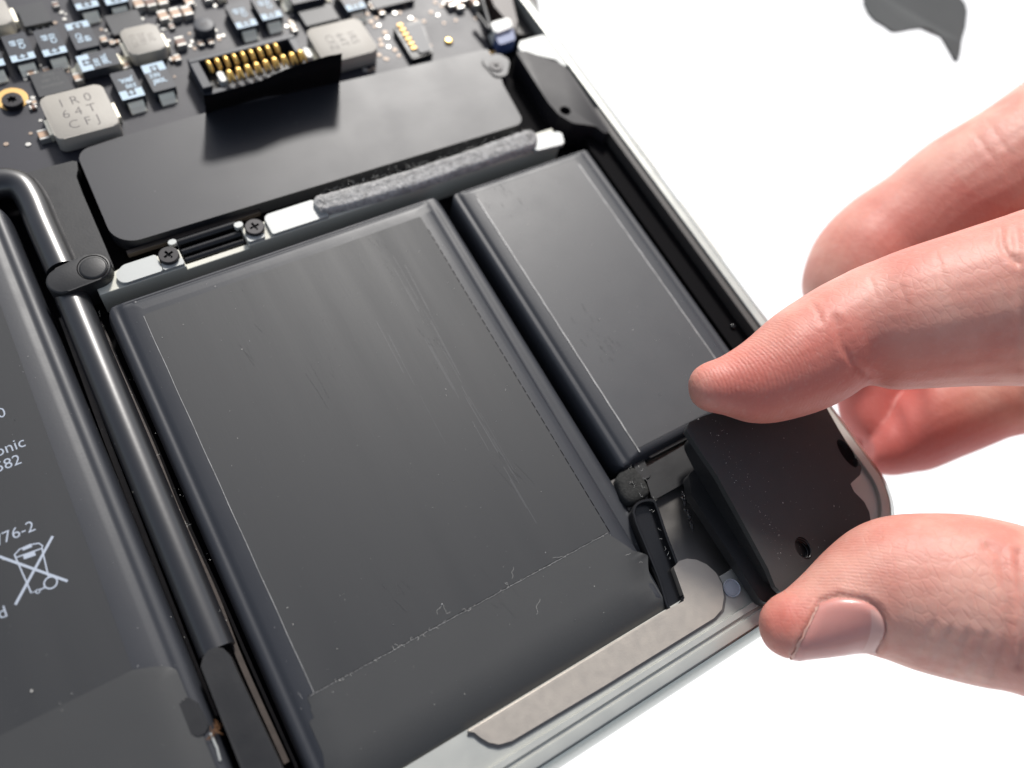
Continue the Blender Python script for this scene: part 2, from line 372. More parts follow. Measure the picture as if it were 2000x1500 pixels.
# ------------------------------------------------------------------ sleeve tube with its clamp
con = thing('cable_conduit', 'shiny black round cable tube with clamp and flat end between two battery cells', 'cable', (-50, 10, -6))
up = [tuple(at(u, v, -1.4)) for u, v in ((-170, 400), (-90, 376), (-20, 362), (18, 358), (46, 368), (66, 397), (86, 445), (124, 530))]
obj('upper_tube', tube(spline(up, 8), 2.2, 24), M['tube'], con, smooth=True, auto=60)
lo = [np.array(at(u, v, -1.9)) for u, v in ((140, 580), (425, 1272))]
obj('lower_tube', tube([lo[0] + (lo[1] - lo[0]) * t for t in np.linspace(0, 1, 24)], 2.15, 28), M['tube'], con, smooth=True, auto=60)
ca = np.array(at2(122, 546, .8)); cb = np.array(at2(181, 521, .8)); dd = (cb - ca) / np.linalg.norm(cb - ca); nn = np.array([-dd[1], dd[0]]); rr = 2.15
cap = [tuple(ca + rr * (-dd * math.sin(t) + nn * math.cos(t))) for t in np.linspace(0, math.pi, 14)] + [tuple(cb + rr * 1.1 * (dd * math.sin(t) - nn * math.cos(t))) for t in np.linspace(0, math.pi, 14)]
cl = obj('clamp', prism(cap, -4.5, .8, .3, 3), M['plastic'], con, smooth=True, auto=40)
obj('button', prism(circle(*at2(181, 522, 1.0), 1.85, 30), .6, 1.0, .35, 3), M['plastic'], cl, smooth=True, auto=60)
obj('button_ring', join(*[ribbon(circle(*at2(181, 522, .82), 1.98, 40) + [circle(*at2(181, 522, .82), 1.98, 40)[0]], .14, .815)]), M['matte'], cl)
obj('mount_plate', prism(fillet(poly([(20, 350), (60, 335), (110, 322), (150, 312), (152, 330), (149, 345), (160, 375), (208, 487), (222, 522), (205, 548), (120, 556), (95, 500)], -1.5), [0, .5, .5, .5, .8, .5, .5, 1, .6, 1, .5, 0]), -3.5, -1.5, .1), M['plastic'], con)
fb = poly([(392, 1302), (396, 1284), (406, 1270), (420, 1264), (436, 1266), (450, 1280), (458, 1300), (552, 1500), (610, 1625), (540, 1650), (470, 1500)], .4)
obj('flat_end', prism(fillet(fb, .3), -4.5, .4, .22, 3), M['plastic'], con, smooth=True, auto=40)
rib = thing('ribbon_cable', 'pair of thin brown ribbon strips running beside the black cable tube', 'ribbon cable', (-50, 5, -6))
def strip(pts, w, z, t): 
    P = spline([(*at2(u, v, z), 0) for u, v in pts], 6); r = ribbon([q[:2] for q in P], w, z)
    n = len(P); poly_ = [r[0][2 * i][:2] for i in range(n)] + [r[0][2 * i + 1][:2] for i in range(n)][::-1]
    return prism(poly_, z - t, z)
obj('strip', strip([(120, 620), (150, 700), (205, 850), (254, 976), (322, 1150), (420, 1400)], .7, -3.8, .3), M['ribbon'], rib)
obj('strip', strip([(186, 620), (222, 700), (296, 868), (348, 1000), (420, 1160), (470, 1290), (560, 1490)], .65, -3.0, .3), M['ribbon'], rib)
obj('strip', strip([(196, 628), (235, 716), (300, 860), (362, 1010), (434, 1170), (486, 1290), (580, 1500)], .35, -4.6, .3), M['ribbon'], rib)
tb = thing('rubber_tab', 'small dark rubber tab poking out beside the leftmost battery cell', 'tab', at(385, 1400, -3))
obj('tab_block', prism(fillet(poly([(348, 1385), (352, 1366), (368, 1362), (386, 1372), (412, 1425), (378, 1445)], -.2), .6), -5.8, -.2, .2), M['plastic'], tb)
obj('tab_foot', prism(fillet(poly([(378, 1449), (411, 1432), (432, 1486), (440, 1540), (400, 1545)], -.5), .4), -5.8, -.5, .2), M['plastic'], tb)
obj('tab_edge', tube([tuple(at(u, v, -.4)) for u, v in ((411, 1432), (424, 1462), (430, 1486))], .14, 6), M['alu_bright'], tb)

# ------------------------------------------------------------------ black cover plate with foam strip
plate = thing('cover_plate', 'flat black metal cover plate with a grey foam strip along its edge', 'cover plate', (-7, 50, -4))
ZP = -1.0
pp = fillet(poly([(148, 296), (232, 268), (420, 215), (700, 152), (952, 95), (968, 122), (984, 168), (1024, 240), (226, 482)], ZP), [2.2, 0, 0, 0, .5, .8, .5, 1.8, 3.6], 10)
obj('plate', prism(pp, -3.6, ZP, .07), M['plate'], plate, smooth=True, auto=35)
fp = [(u, v) for u, v in ((612, 392), (620, 380), (660, 370), (800, 330), (920, 290), (1010, 258), (1032, 252), (1046, 258), (1050, 270), (1040, 283), (980, 303), (880, 338), (760, 376), (640, 409), (622, 408))]
def foamtop(pl, z):
    q = [np.array(p) for p in spline([(*a, 0) for a in pl] + [(*pl[0], 0)], 10)][:-1]; c0 = len(q); V, F = [], []
    cen = [];
    for p in q:
        # spine point below each outline point
        a = np.array([*at2(634, 395, z), 0]); b = np.array([*at2(1030, 268, z), 0]); t = np.clip((p - a) @ (b - a) / ((b - a) @ (b - a)), 0, 1); cen.append(a + (b - a) * t)
    lv = [(0, -1.6), (0, -.35), (.12, -.08), (.3, 0), (.6, .03), (1.0, .05)]
    for t, dz in lv:
        for p, c in zip(q, cen):
            r = p + (c - p) * t; j = rng.normal(0, .05, 3); V.append((r[0] + j[0], r[1] + j[1], z + dz + j[2]))
    for j in range(len(lv) - 1):
        for k in range(c0): F.append((j * c0 + k, j * c0 + (k + 1) % c0, (j + 1) * c0 + (k + 1) % c0, (j + 1) * c0 + k))
    return V, F
obj('foam_strip', foamtop(poly(fp, .4), .4), M['foam'], plate, smooth=True)
fz = []
for k in range(1800):
    t = rng.random(); s = rng.random()
    a = np.array(at(625 + 415 * t, 393 - 128 * t + rng.normal(0, 9), .45)); d = rng.normal(0, .16, 3); d[2] = abs(d[2])
    fz.append(tube([a, a + d * .6 + rng.normal(0, .03, 3), a + d], .016, 3, False))
obj('foam_fuzz', join(*fz), M['dust'], plate, kind='stuff')
obj('plate_tab', prism(fillet(poly([(938, 118), (972, 104), (996, 118), (990, 150), (966, 150)], -.9), .8), -3.6, -.75, .15), M['plate'], plate)
def screw_mesh(r, name, h=.9, cross=True):
    o = obj('tmp', prism(circle(0, 0, r, 32), -h, 0, .12, 2), M['screw'])
    if cross:
        a = r * .52; b = r * .13
        c = obj('cut', join(prism([(-a, -b), (a, -b), (a, b), (-a, b)], -.4, .3), ), M['screw']); boolean(o, c)
        c = obj('cut', prism([(-b, -a), (b, -a), (b, a), (-b, a)], -.4, .3), M['screw']); boolean(o, c)
    else:
        c = obj('cut', prism([((r * .55 if k % 2 else r * .34) * math.cos(k * math.pi / 6), (r * .55 if k % 2 else r * .34) * math.sin(k * math.pi / 6)) for k in range(12)], -.5, .3), M['screw']); boolean(o, c)
    me = o.data; bpy.data.objects.remove(o); me.name = name; return me
SM = screw_mesh(1.42, 'screw')
ps = inst(SM, 'plate_screw', plate, at(969, 128, -.5), .4, .85)
for (u, v, lab, a) in ((329, 497, 'black cross-head screw left of the ribbed black clip', .35), (497, 442, 'black cross-head screw right of the ribbed black clip', .2)):
    s = inst(SM, 'screw', None, at(u, v, .1), a); tag(s, lab, 'screw', 'screws holding the ribbed clip')
clip = thing('cable_clip', 'ribbed glossy black clip block set between two cross-head screws', 'clip', (-28.6, 39.5, -4))
obj('clip_base', box(-33.2, -24.2, 38.1, 44.5, -5, -2.4, .1), M['gloss'], clip)
for yy, hh, dz in ((38.75, .5, -1.7), (39.9, .55, -1.25), (41.6, .6, -1.1)):
    obj('clip_rib', tube([(x, yy, dz - .5) for x in np.linspace(-33.1, -24.3, 8)], hh, 12), M['gloss'], clip, smooth=True, auto=60)
obj('clip_strip', box(-40, -20, 43.0, 43.7, -3.2, -2.3, .1), M['ribbon'], clip)

# ------------------------------------------------------------------ logic board
ZB = -3.0
board = thing('logic_board', 'black logic board crowded with capacitors, grey inductors and small chips', 'circuit board', (0, 85, -4.5))
bo = poly([(-260, 200), (-260, 420), (60, 345), (150, 318), (300, 270), (700, 165), (945, 106), (958, 92), (940, 40), (900, -90), (-260, -90)], ZB)
obj('circuit_board', prism(bo, ZB - .9, ZB), M['board'], board)
# tantalum capacitors: case, band with plus sign, marking, terminals
CW, CL, CH = 3.6, 6.0, 2.0
cm = mesh('capacitor', prism(fillet(rect(0, 0, CW, CL), .15), .35, CH, .1), M['cap'])
def wedge(w, prof):
    V = [(sx * w / 2, y, z) for sx in (-1, 1) for y, z in prof]; n = len(prof)
    return V, [list(range(n)), list(range(n, 2 * n))[::-1]] + [(i, n + i, n + (i + 1) % n, (i + 1) % n) for i in range(n)]
tm = mesh('terminal', wedge(2.4, [(.8, 0), (.8, 1.35), (.1, 1.3), (-.1, 1.05), (-.42, .62), (-.6, .5), (-1.15, .22), (-1.2, 0)][::-1]), M['tin'])
zt = CH + .012
bandm = mesh('band', (lambda a: (a[0], a[1]))(join(*[( [(x0, y0, zt), (x1, y0, zt), (x1, y1, zt), (x0, y1, zt)], [(0, 1, 2, 3)]) for x0, x1, y0, y1 in ((-1.75, -.78, -2.95, -1.55), (.78, 1.75, -2.95, -1.55), (-.78, .78, -2.95, -2.62), (-.12, .12, -2.5, -1.65), (-.45, -.12, -2.19, -1.96), (.12, .45, -2.19, -1.96))])), M['ink'])
bandm2 = mesh('band', join(*[( [(x0, y0, zt), (x1, y0, zt), (x1, y1, zt), (x0, y1, zt)], [(0, 1, 2, 3)]) for x0, x1, y0, y1 in ((-1.75, 1.75, -2.95, -2.4), (-1.75, -.62, -2.4, -1.15), (.62, 1.75, -2.4, -1.15), (-.12, .12, -2.25, -1.3), (-.42, -.12, -1.89, -1.66), (.12, .42, -1.89, -1.66))]), M['ink'])
capmesh = {}
def capacitor(u, v, rot, marks, style=0, long_=False):
    p = at(u, v, ZB + CH); p[2] = ZB
    o = inst(cm, 'capacitor', board, p, rot)
    R = Matrix.Rotation(rot, 3, 'Z')
    def sub(me, name, lx, ly, r2=0.0):
        s = bpy.data.objects.new(name, me); COL.objects.link(s); s.parent = o; s.location = (lx * MM, ly * MM, 0); s.rotation_euler = (0, 0, r2); return s
    sub(tm, 'terminal', 0, -CL / 2 - .25, 0); sub(tm, 'terminal', 0, CL / 2 + .25, math.pi)
    sub(bandm2 if style else bandm, 'plus_band', 0, 0)
    if marks:
        for s, x, y, r2, sz in marks:
            key = (s, sz)
            if key not in capmesh:
                t = text('marking', s, (0, 0, 0), sz, M['ink'], None, bold=.03); capmesh[key] = t.data; bpy.data.objects.remove(t)
            k = sub(capmesh[key], 'marking', x, y, r2); k.location.z = zt * MM
PI = math.pi
mA = [('68', -.55, 1.0, PI / 2, 1.25), ('C93', .62, .55, PI / 2, 1.25)]
mB = [('330', .45, -.35, PI, 1.15), ('J80L', .05, .95, PI, 1.25)]
for (u, v, r, m, s) in ((36, 92, 0, mA, 0), (98, 81, 0, mA, 0), (160, 68, PI, mA, 0), (192, 117, -PI / 2, mB, 1), (249, 165, 0, mB, 1), (309, 149, PI, mB, 1), (161, -8, 0, mA, 0), (218, -17, 0, mA, 0),
                        (471, 29, 0, mA, 0), (520, 13, 0, mA, 0), (-24, 106, 0, mA, 0), (596, -12, PI / 2, mB, 0), (684, -4, 0, mA, 0)):
    capacitor(u, v, r, m, s)
# power inductors
def inductor(u, v, w, h, H, lines, size, rot, trot):
    p = at(u, v, ZB + H); p[2] = ZB
    me = mesh('inductor', prism(fillet(rect(0, 0, w, h), [1.1, 1.1, 1.1, 1.1]), .25, H, .22, 3), M['induct'], True, 35)
    o = inst(me, 'inductor', board, p, rot)
    for sx in (-1, 1):
        s = obj('terminal', box(-.8, .8, -1.6, 1.6, 0, 1.4, .1), M['tin']); s.parent = o; s.location = (sx * (w / 2 - .2) * MM, 0, 0)
    for k, ln in enumerate(lines):
        if not ln: continue
        t = text('marking', ln, (0, 0, 0), size, M['inkdark'], None, bold=-.035); t.parent = o
        off = (len(lines) - 1) / 2 - k
        t.rotation_euler = (0, 0, trot); d = Matrix.Rotation(trot, 3, 'Z') @ Vector((0, off * size * .98, 0)); t.location = (d.x * MM, d.y * MM, (H + .012) * MM)
    return o
inductor(155, 217, 9.4, 9.0, 3.0, ['1 R 0', '6 4 T', 'C F J'], 2.35, 0, 0)
inductor(279, 76, 6.0, 6.1, 2.6, ['SC15', '1B02', '205'], 1.4, 0, PI / 2)
inductor(668, 78, 10.0, 8.4, 3.0, ['1R5', '64T', 'CFZ'], 2.0, 0, -PI / 2)
inductor(-22, 26, 6, 6.1, 2.6, [], 1.4, 0, 0)
# chips
def chip(u, v, w, h, H, rot=0.0, legs=0, lines=None):
    p = at(u, v, ZB + H); p[2] = ZB
    o = inst(mesh('chip', prism(fillet(rect(0, 0, w, h), .12), .08, H, .06), M['chip']), 'chip', board, p, rot)
    for k in range(legs):
        s = obj('chip_leg', box(-.22, .22, -.55, .3, 0, .35, .06), M['solder']); s.parent = o; s.location = ((-w / 2 + w * (k + .5) / legs) * MM, (-h / 2 - .15) * MM, 0)
    for k, ln in enumerate(lines or []):
        t = text('marking', ln, (0, 0, 0), .95, M['chipink'], None); t.parent = o; t.location = (0, (h / 2 - .9 - k * 1.15) * MM, (H + .012) * MM)
chip(66, 27, 4.2, 4.8, 1.0, 0, 4); chip(245, 43, 5.4, 4.6, 1.0); chip(100, 160, 5.0, 5.0, .9, 0, 0, ['3043', '38P T2', '042400A'])
chip(622, 28, 6.2, 4.0, 1.0); chip(335, -20, 5, 4, .9); chip(760, -10, 8, 5, 1.0)
o = inst(mesh('round_inductor', prism(circle(0, 0, 1.75, 32), .1, 1.9, .25, 3), M['cap'], True, 40), 'round_inductor', board, (*at2(398, 47, ZB + 1.9), ZB))
text('marking', 'A3', (*at2(398, 47, ZB + 1.92), ZB + 1.925), 1.1, M['inkdark'], board)
# ceramic capacitors with silver ends
def ceramics():
    Lc, Wc, Hc = 2.2, 1.55, 1.1
    body = mesh('ceramic_capacitor', prism(rect(0, 0, Wc, Lc * .56), .03, Hc, .08), M['mlcc']); body2 = mesh('ceramic_capacitor', prism(rect(0, 0, Wc, Lc * .56), .03, Hc, .08), M['brown'])
    end = mesh('end_cap', prism(rect(0, 0, Wc + .04, Lc * .22), 0, Hc + .03, .1), M['solder'])
    lst = [(318, 29, 1), (342, 24, 1), (365, 20, 1), (270, 5, 1), (293, 3, 1), (316, -1, 1), (368, 0, .9), (202, 76, .6), (352, 80, .95), (392, 83, .55), (411, 80, .55), (64, 208, .45), (66, 199, .4), (346, 112, .6), (338, 114, .5), (574, 55, .6), (218, 82, .45), (228, 80, .4), (108, 8, .55), (60, 141, .6), (90, 136, .55), (152, 150, .8), (245, 126, .7), (283, 112, .6), (305, 108, .6), (880, 4, .9), (897, 8, .9), (930, -2, 1.3), (905, -8, 1), (925, 2, .9), (84, 262, .9), (384, 53, .5), (335, 50, .5), (330, 36, .6), (570, 45, .5), (728, 10, .7), (745, 22, .6), (540, -10, .9), (430, -12, 1), (405, -8, .9), (15, 20, .5)]
    for i, (u, v, s) in enumerate(lst):
        p = at(u, v, ZB + Hc * s); p[2] = ZB
        o = inst(body2 if i % 7 == 4 or (u, v) == (352, 80) else body, 'ceramic_capacitor', board, p, random.choice((0, 0, PI / 2)) if s < .7 else 0, s)
        for sg in (-1, 1):
            e = bpy.data.objects.new('end_cap', end); COL.objects.link(e); e.parent = o; e.location = (0, sg * Lc * .39 * MM, 0)
ceramics()
padm = mesh('solder_pad', prism(circle(0, 0, .42, 12), 0, .12, .05), M['pad']); padm2 = mesh('solder_pad', prism(circle(0, 0, .42, 12), 0, .16, .06), M['solder'])
pads = [(718, 28), (725, 43), (732, 52), (740, 50), (735, 36), (752, 64), (756, 74), (743, 78), (745, 88), (759, 92), (771, 98), (779, 109), (740, 107), (752, 115), (756, 116), (713, 137), (721, 138), (729, 134), (771, 26), (781, 25), (842, 24), (855, 30), (867, 45), (890, 40), (811, 41), (818, 52), (828, 42), (822, 60), (850, 5), (862, 12), (869, 8), (839, 90), (700, 60), (802, 36), (741, 108), (790, 10), (930, 36), (310, 50), (318, 57), (325, 56), (370, 66), (376, 82), (383, 87), (330, 80), (341, 150), (333, 116), (420, 60), (427, 72), (428, 77), (415, 68), (436, 70), (372, 90), (380, 95), (275, 25), (268, 30), (277, 38), (198, 58), (120, 25), (128, 28), (126, 38), (108, 45), (56, 200), (64, 192), (79, 236), (60, 261), (50, 155), (80, 128), (110, 134), (133, 140), (570, 30), (578, 62), (560, 52), (565, 40), (380, 10), (400, 5), (420, 12), (240, 8), (208, 60), (215, 66), (55, 283), (12, 282), (640, 20)]
for i, (u, v) in enumerate(pads):
    inst(padm if (u > 700 and i % 3) or i % 4 == 0 else padm2, 'solder_pad', board, at(u, v, ZB), 0, random.uniform(.5, 1.0) if u < 700 else random.uniform(.75, 1.15))
inst(mesh('test_pad', prism(circle(0, 0, .75, 20), 0, .5, .3, 3), M['gold'], True), 'test_pad', board, at(876, 82, ZB))
# mounting ring with its screw
o = obj('mounting_ring', prism(circle(*at2(24, 194, ZB), 2.3, 36), ZB - .1, ZB + .12, .05), M['ring'], board)
sm2 = screw_mesh(1.5, 'torx_screw', 1.1, False); inst(sm2, 'board_screw', board, at(23, 194, ZB + 1.0))
# battery socket
sk = obj('socket', prism(fillet([( -19.6, 66.2), (-1.4, 66.2), (-1.4, 74.2), (-19.6, 74.2)], [1, .3, .6, .5]), ZB, -2.2, .1), M['plastic'], board, label='black connector socket with two rows of gold contacts')
tx0, tx1, ty0, ty1 = -19.4, -1.2, 66.8, 73.6
for p in (box(tx0, tx1, 72.6, ty1, -2.2, .3, .15), box(tx0, tx0 + 1.5, ty0, 72.59, -2.2, .3, .15), box(tx1 - 1.4, tx1, ty0 + 2.6, 72.59, -2.2, .3, .15), box(tx0, tx1, ty0 - .6, ty0 + .35, -2.2, -.7, .1)):
    obj('socket_wall', p, M['cap'], sk)
e0, e1 = at(409, 128, 0), at(540, 94, 0)
pin1 = mesh('pin', tube(spline([(0, .9, .0), (0, .5, .35), (.03, -.3, .25), (.06, -1.0, -.6)], 4), [.36] * 5 + [.4] * 7 + [.25], 6), M['gold'], True)
for k in range(9): inst(pin1, 'pin', sk, e0 + (e1 - e0) * k / 8 + np.array([0, .1, -.2]))
f0, f1 = at(449, 146, .7), at(588, 107, .7)
pin2 = mesh('pin', join(tube(spline([(0, .8, .1), (-.12, .1, .2), (-.35, -1.1, -.5)], 4), [.22, .26, .3, .32, .32, .3, .26, .2, .12], 6), tube(spline([(0, .8, .1), (.14, .1, .2), (.38, -1.1, -.5)], 4), [.22, .26, .3, .32, .32, .3, .26, .2, .12], 6)), M['gold'], True)
for k in range(9): inst(pin2, 'pin', sk, f0 + (f1 - f0) * k / 8, 0, 1.1)
for u, v in ((433, 150), (601, 103)): inst(mesh('post', prism(fillet(rect(0, 0, 1.0, 2.2), .3), -1.6, .1, .1), M['white']), 'post', sk, at(u, v, -.1))
def sheet(outline_top, zt, t=.25):
    a = [tuple(at(u, v, z)) for (u, v), z in zip(outline_top, zt)]; n = len(a)
    V = a + [(x, y, z - t) for x, y, z in a]; F = [list(range(n)), list(range(n, 2 * n))[::-1]] + [(i, i + n, (i + 1) % n + n, (i + 1) % n) for i in range(n)]
    return V, F
up_ = [(398, 186), (418, 184), (462, 172), (510, 158), (556, 136), (600, 121), (640, 109), (668, 104)]; dn_ = [(402, 224), (440, 212), (480, 200), (520, 189), (560, 184), (600, 176), (636, 168), (663, 162)]
V, F = [], []
for i, (a, b) in enumerate(zip(up_, dn_)):
    lift = 5.4 + 1.2 * (i / 7)
    V += [tuple(at(*a, lift)), tuple((np.array(at(*a, lift)) + np.array(at(*b, -1.3))) / 2 + np.array([0, -.25, 0])), tuple(at(*b, -1.3))]
n_ = len(V); V += [(x, y + .15, z - .2) for x, y, z in V]
for i in range(7):
    for k in (0, 1): F += [(3 * i + k, 3 * i + k + 1, 3 * i + k + 4, 3 * i + k + 3), tuple(n_ + q for q in (3 * i + k, 3 * i + k + 3, 3 * i + k + 4, 3 * i + k + 1))]
    F += [(3 * i, 3 * i + 3, n_ + 3 * i + 3, n_ + 3 * i), (3 * i + 2, n_ + 3 * i + 2, n_ + 3 * i + 5, 3 * i + 5)]
obj('pull_tab', (V, F), M['matte'], sk, smooth=True)
# small contact connector
sc = obj('contact_connector', prism(fillet(poly([(768, 52), (822, 38), (846, 102), (806, 116)], ZB + 1.2), .3), ZB, ZB + 1.2, .1), M['plastic'], board, label='small black connector with a diagonal row of gold contacts')
cmesh = mesh('contact', prism(fillet(rect(0, 0, 1.1, .62), .2), 0, .35, .15), M['ring'])
for k in range(6): inst(cmesh, 'contact', sc, at(781 + 5.4 * k, 51 + 8.9 * k, ZB + 1.2))
obj('connector_cover', prism(fillet(poly([(790, 52), (822, 42), (842, 98), (820, 104)], ZB + 1.5), .3), ZB + 1.19, ZB + 1.5, .08), M['cap'], sc)
obj('copper_edge', prism(poly([(934, 106), (974, 96), (976, 101), (936, 111)], ZB + .1), ZB - .4, ZB + .1), M['ring'], board)

# ------------------------------------------------------------------ plug and side bracket
pg = thing('cable_plug', 'small white and blue plug at the upper right board edge', 'plug', at(985, 60, -2))
obj('white_body', prism(fillet(poly([(958, 44), (996, 33), (1001, 52), (967, 65)], 0), .4), -3, 0, .3, 3), M['white'], pg, smooth=True, auto=40)
obj('blue_tab', prism(fillet(poly([(966, 67), (1002, 54), (1007, 77), (975, 88)], -.6), .3), -3, -.6, .15), M['blue'], pg)
obj('lead', tube(spline([tuple(at(u, v, -1)) for u, v in ((930, 28), (944, 45), (958, 62), (950, 30), (935, -20))], 4), .5, 8), M['plastic'], pg, smooth=True)
br = thing('side_bracket', 'black plastic bracket and strip along the right inner wall', 'bracket', (38, 25, -6))
fa = fillet(poly([(1006, 98), (1030, 100), (1046, 106), (1096, 124), (1112, 138), (1190, 254), (1184, 262), (1163, 246), (1118, 240), (1092, 224), (1072, 202)], -.2), [.5, .5, .5, .8, .8, .3, .3, 1.5, 2, 1.5, 1], 6)
bk = obj('wide_block', prism(fa, -6, -.2, .15), M['bracket'], br, smooth=True, auto=35)
hc = at2(1104, 216, -.2)
cut = obj('cut', prism(circle(*hc, 1.0, 24), -2.2, 1), M['plastic']); boolean(bk, cut)
obj('hole_screw', prism(circle(*hc, .8, 20), -2.15, -1.3, .1), M['screw'], br)
obj('strip', prism(fillet([(36.6, -16), (40.3, -16), (40.3, 36.0), (39.4, 37.5), (37.2, 37.5), (36.6, 35)], .4), -5.9, -2.6, .12), M['matte'], br)
obj('lower_block', prism(fillet([(27.5, 40.5), (36.5, 37.6), (36.5, 46), (30, 62), (27, 58)], .8), -5.9, -4.2, .1), M['matte'], br)
obj('knob', prism(circle(*at2(1432, 637, -2.4), .45, 16), -2.6, -2.2, .15), M['gloss'], br, smooth=True)

# ------------------------------------------------------------------ front corner pieces
mg = thing('metal_strip', 'tan brushed metal strip with rounded ends along the front edge', 'metal strip', (-5, -39.5, -1))
sp_ = poly([(800, 1511), (1307, 1203), (1339, 1172), (1316, 1108), (1326, 1096), (1342, 1091), (1360, 1093), (1380, 1102), (1398, 1118), (1410, 1140), (1414, 1166), (1410, 1190), (1395, 1207), (1311, 1259), (1180, 1340), (1000, 1447), (975, 1454), (955, 1450), (938, 1440), (926, 1430)], -.2)
sp_[0] = (sp_[-1][0] - 1.0, -37.3); sp_[1] = (sp_[1][0], -37.3)
obj('strip_face', prism(fillet(sp_, .35), -2.7, -.2, .12), M['tan'], mg, smooth=True, auto=30)
obj('strip_border', prism(fillet([(x + (.35 if x > 5 else -.25), y - .35) for x, y in sp_], .3), -2.65, -.62, .05), M['alu_dark'], mg)
gk = thing('rubber_gasket', 'glossy black rubber loop gasket standing beside the battery corner', 'gasket', at(1290, 1080, -3))
gp = spline([(*at2(u, v, -.3), -1.6) for u, v in ((1238, 1000), (1243, 986), (1258, 978), (1276, 978), (1284, 992), (1302, 1046), (1322, 1100), (1337, 1150), (1334, 1174), (1316, 1190), (1304, 1182), (1288, 1130), (1262, 1066), (1244, 1022), (1238, 1000))], 6)
def wallloop(P, w, z0, z1):
    V, F = [], []; n = len(P)
    for i, p in enumerate(P):
        t = P[(i + 1) % n] - P[i - 1]; t /= np.linalg.norm(t[:2]) + 1e-9; nn = np.array([-t[1], t[0]])
        for d, z in ((-w, z0), (-w, z1 - .15), (-w * .5, z1), (w * .5, z1), (w, z1 - .15), (w, z0)): V.append((p[0] + nn[0] * d, p[1] + nn[1] * d, z))
    for i in range(n):
        for k in range(5): F.append((i * 6 + k, i * 6 + k + 1, ((i + 1) % n) * 6 + k + 1, ((i + 1) % n) * 6 + k))
    return V, F
obj('loop', wallloop(gp[:-1], .24, -3.5, -.3), M['gloss'], gk, smooth=True, auto=50)
obj('trough', prism([p[:2] for p in gp[:-1]], -3.5, -1.5), M['gloss'], gk)
fl = thing('flat_bracket', 'flat black plastic bracket tucked under the lifted speaker', 'bracket', at(1330, 920, -3))
obj('arm', prism(fillet(poly([(1256, 916), (1345, 864), (1440, 820), (1450, 880), (1275, 978)], -1.4), .4), -2.55, -1.4, .12), M['plastic'], fl)
obj('back_wall', prism(fillet(poly([(1262, 884), (1345, 842), (1450, 800), (1452, 812), (1345, 856), (1268, 896)], -1.2), .2), -2.55, -1.0, .1), M['plastic'], fl)
obj('post', prism(fillet(poly([(1236, 906), (1256, 894), (1272, 930), (1252, 940)], -1.2), .3), -2.55, -1.2, .1), M['plastic'], fl)
fo = thing('foam_pad', 'small dusty grey foam pad wedged below the narrow battery cell', 'foam pad', at(1240, 945, -3))
def lump(pl, z0, z1):
    q = [np.array([*p, 0]) for p in pl]; q = spline(q + [q[0]], 5)[:-1]; c = np.mean(q, 0); V, F = [], []; n = len(q)
    for t, z in ((0, z0), (.03, z1 - .5), (.15, z1 - .1), (.45, z1), (.75, z1 + .05), (.97, z1 + .05)):
        for p in q:
            r = p + (c - p) * t; j = rng.normal(0, .025, 3); V.append((r[0] + j[0], r[1] + j[1], z + j[2]))
    for j in range(5):
        for k in range(n): F.append((j * n + k, j * n + (k + 1) % n, (j + 1) * n + (k + 1) % n, (j + 1) * n + k))
    return V, F
obj('pad', lump(poly([(1204, 935), (1214, 918), (1236, 908), (1258, 930), (1270, 956), (1262, 972), (1232, 984), (1214, 966)], -1.0), -2.6, -1.0), M['foamlump'], fo, smooth=True)
bs = thing('clear_boss', 'small round translucent boss on the case beside the metal strip', 'boss', at(1428, 1150, -1))
obj('disc', prism(circle(*at2(1430, 1148, -.5), 1.25, 28), -.74, -.5, .15, 3), M['clear'], bs, smooth=True, auto=40)
c_ = circle(*at2(1430, 1148, -.45), 1.15, 32); obj('ring', tube([(x, y, -.48) for x, y in c_ + [c_[0]]], .1, 6, False), M['clear'], bs, smooth=True)

# ------------------------------------------------------------------ the speaker held between finger and thumb
spk = thing('speaker', 'black plastic corner speaker lifted between forefinger and thumb', 'speaker', (25, -33, 0))
def zs(x, y): return 7.2 - (x - 16) * .15 + .20 * (y + 32)
def onplate(u, v):
    z = 5.5
    for _ in range(6):
        p = at(u, v, z); z = zs(p[0], p[1])
    return (p[0], p[1])
pl = [onplate(u, v) for u, v in ((1340, 840), (1346, 825), (1375, 812), (1418, 799), (1500, 775), (1590, 770), (1612, 792), (1638, 838), (1660, 874), (1680, 906), (1684, 912), (1680, 928), (1660, 942), (1668, 960), (1688, 980), (1698, 1000), (1701, 1020), (1690, 1050), (1620, 1110), (1540, 1156), (1524, 1155), (1514, 1145), (1500, 1110), (1450, 1018), (1400, 928))]
pl = fillet(pl, [.5, .6, .3, .3, .3, 1, .3, .3, .3, .3, .2, .8, .3, .8, .8, .8, .8, .8, 1, .8, .5, .5, .5, 0, 0], 4)
def dense(p, z_top, z_bot, step=.8, bev=0): return prism(p, 0, 0, bev, ztop=z_top, zbot=z_bot)
face = obj('face_plate', dense(pl, zs, lambda x, y: zs(x, y) - 1.1, bev=.18), M['speaker'], spk, smooth=True, auto=30)
hx = onplate(1569, 1070)
cut = obj('cut', prism([(hx[0] + 1.25 * math.cos(t), hx[1] + 1.5 * math.sin(t)) for t in np.linspace(0, 2 * PI, 28)[:-1]], 0, 12), M['gloss']); boolean(face, cut)
hx2 = onplate(1658, 890)
obj('notch_wall', prism(circle(hx2[0] + .35, hx2[1] + .4, 2.2, 20), -1, 0, ztop=lambda x, y: zs(x, y) - 1.6), M['matte'], spk)
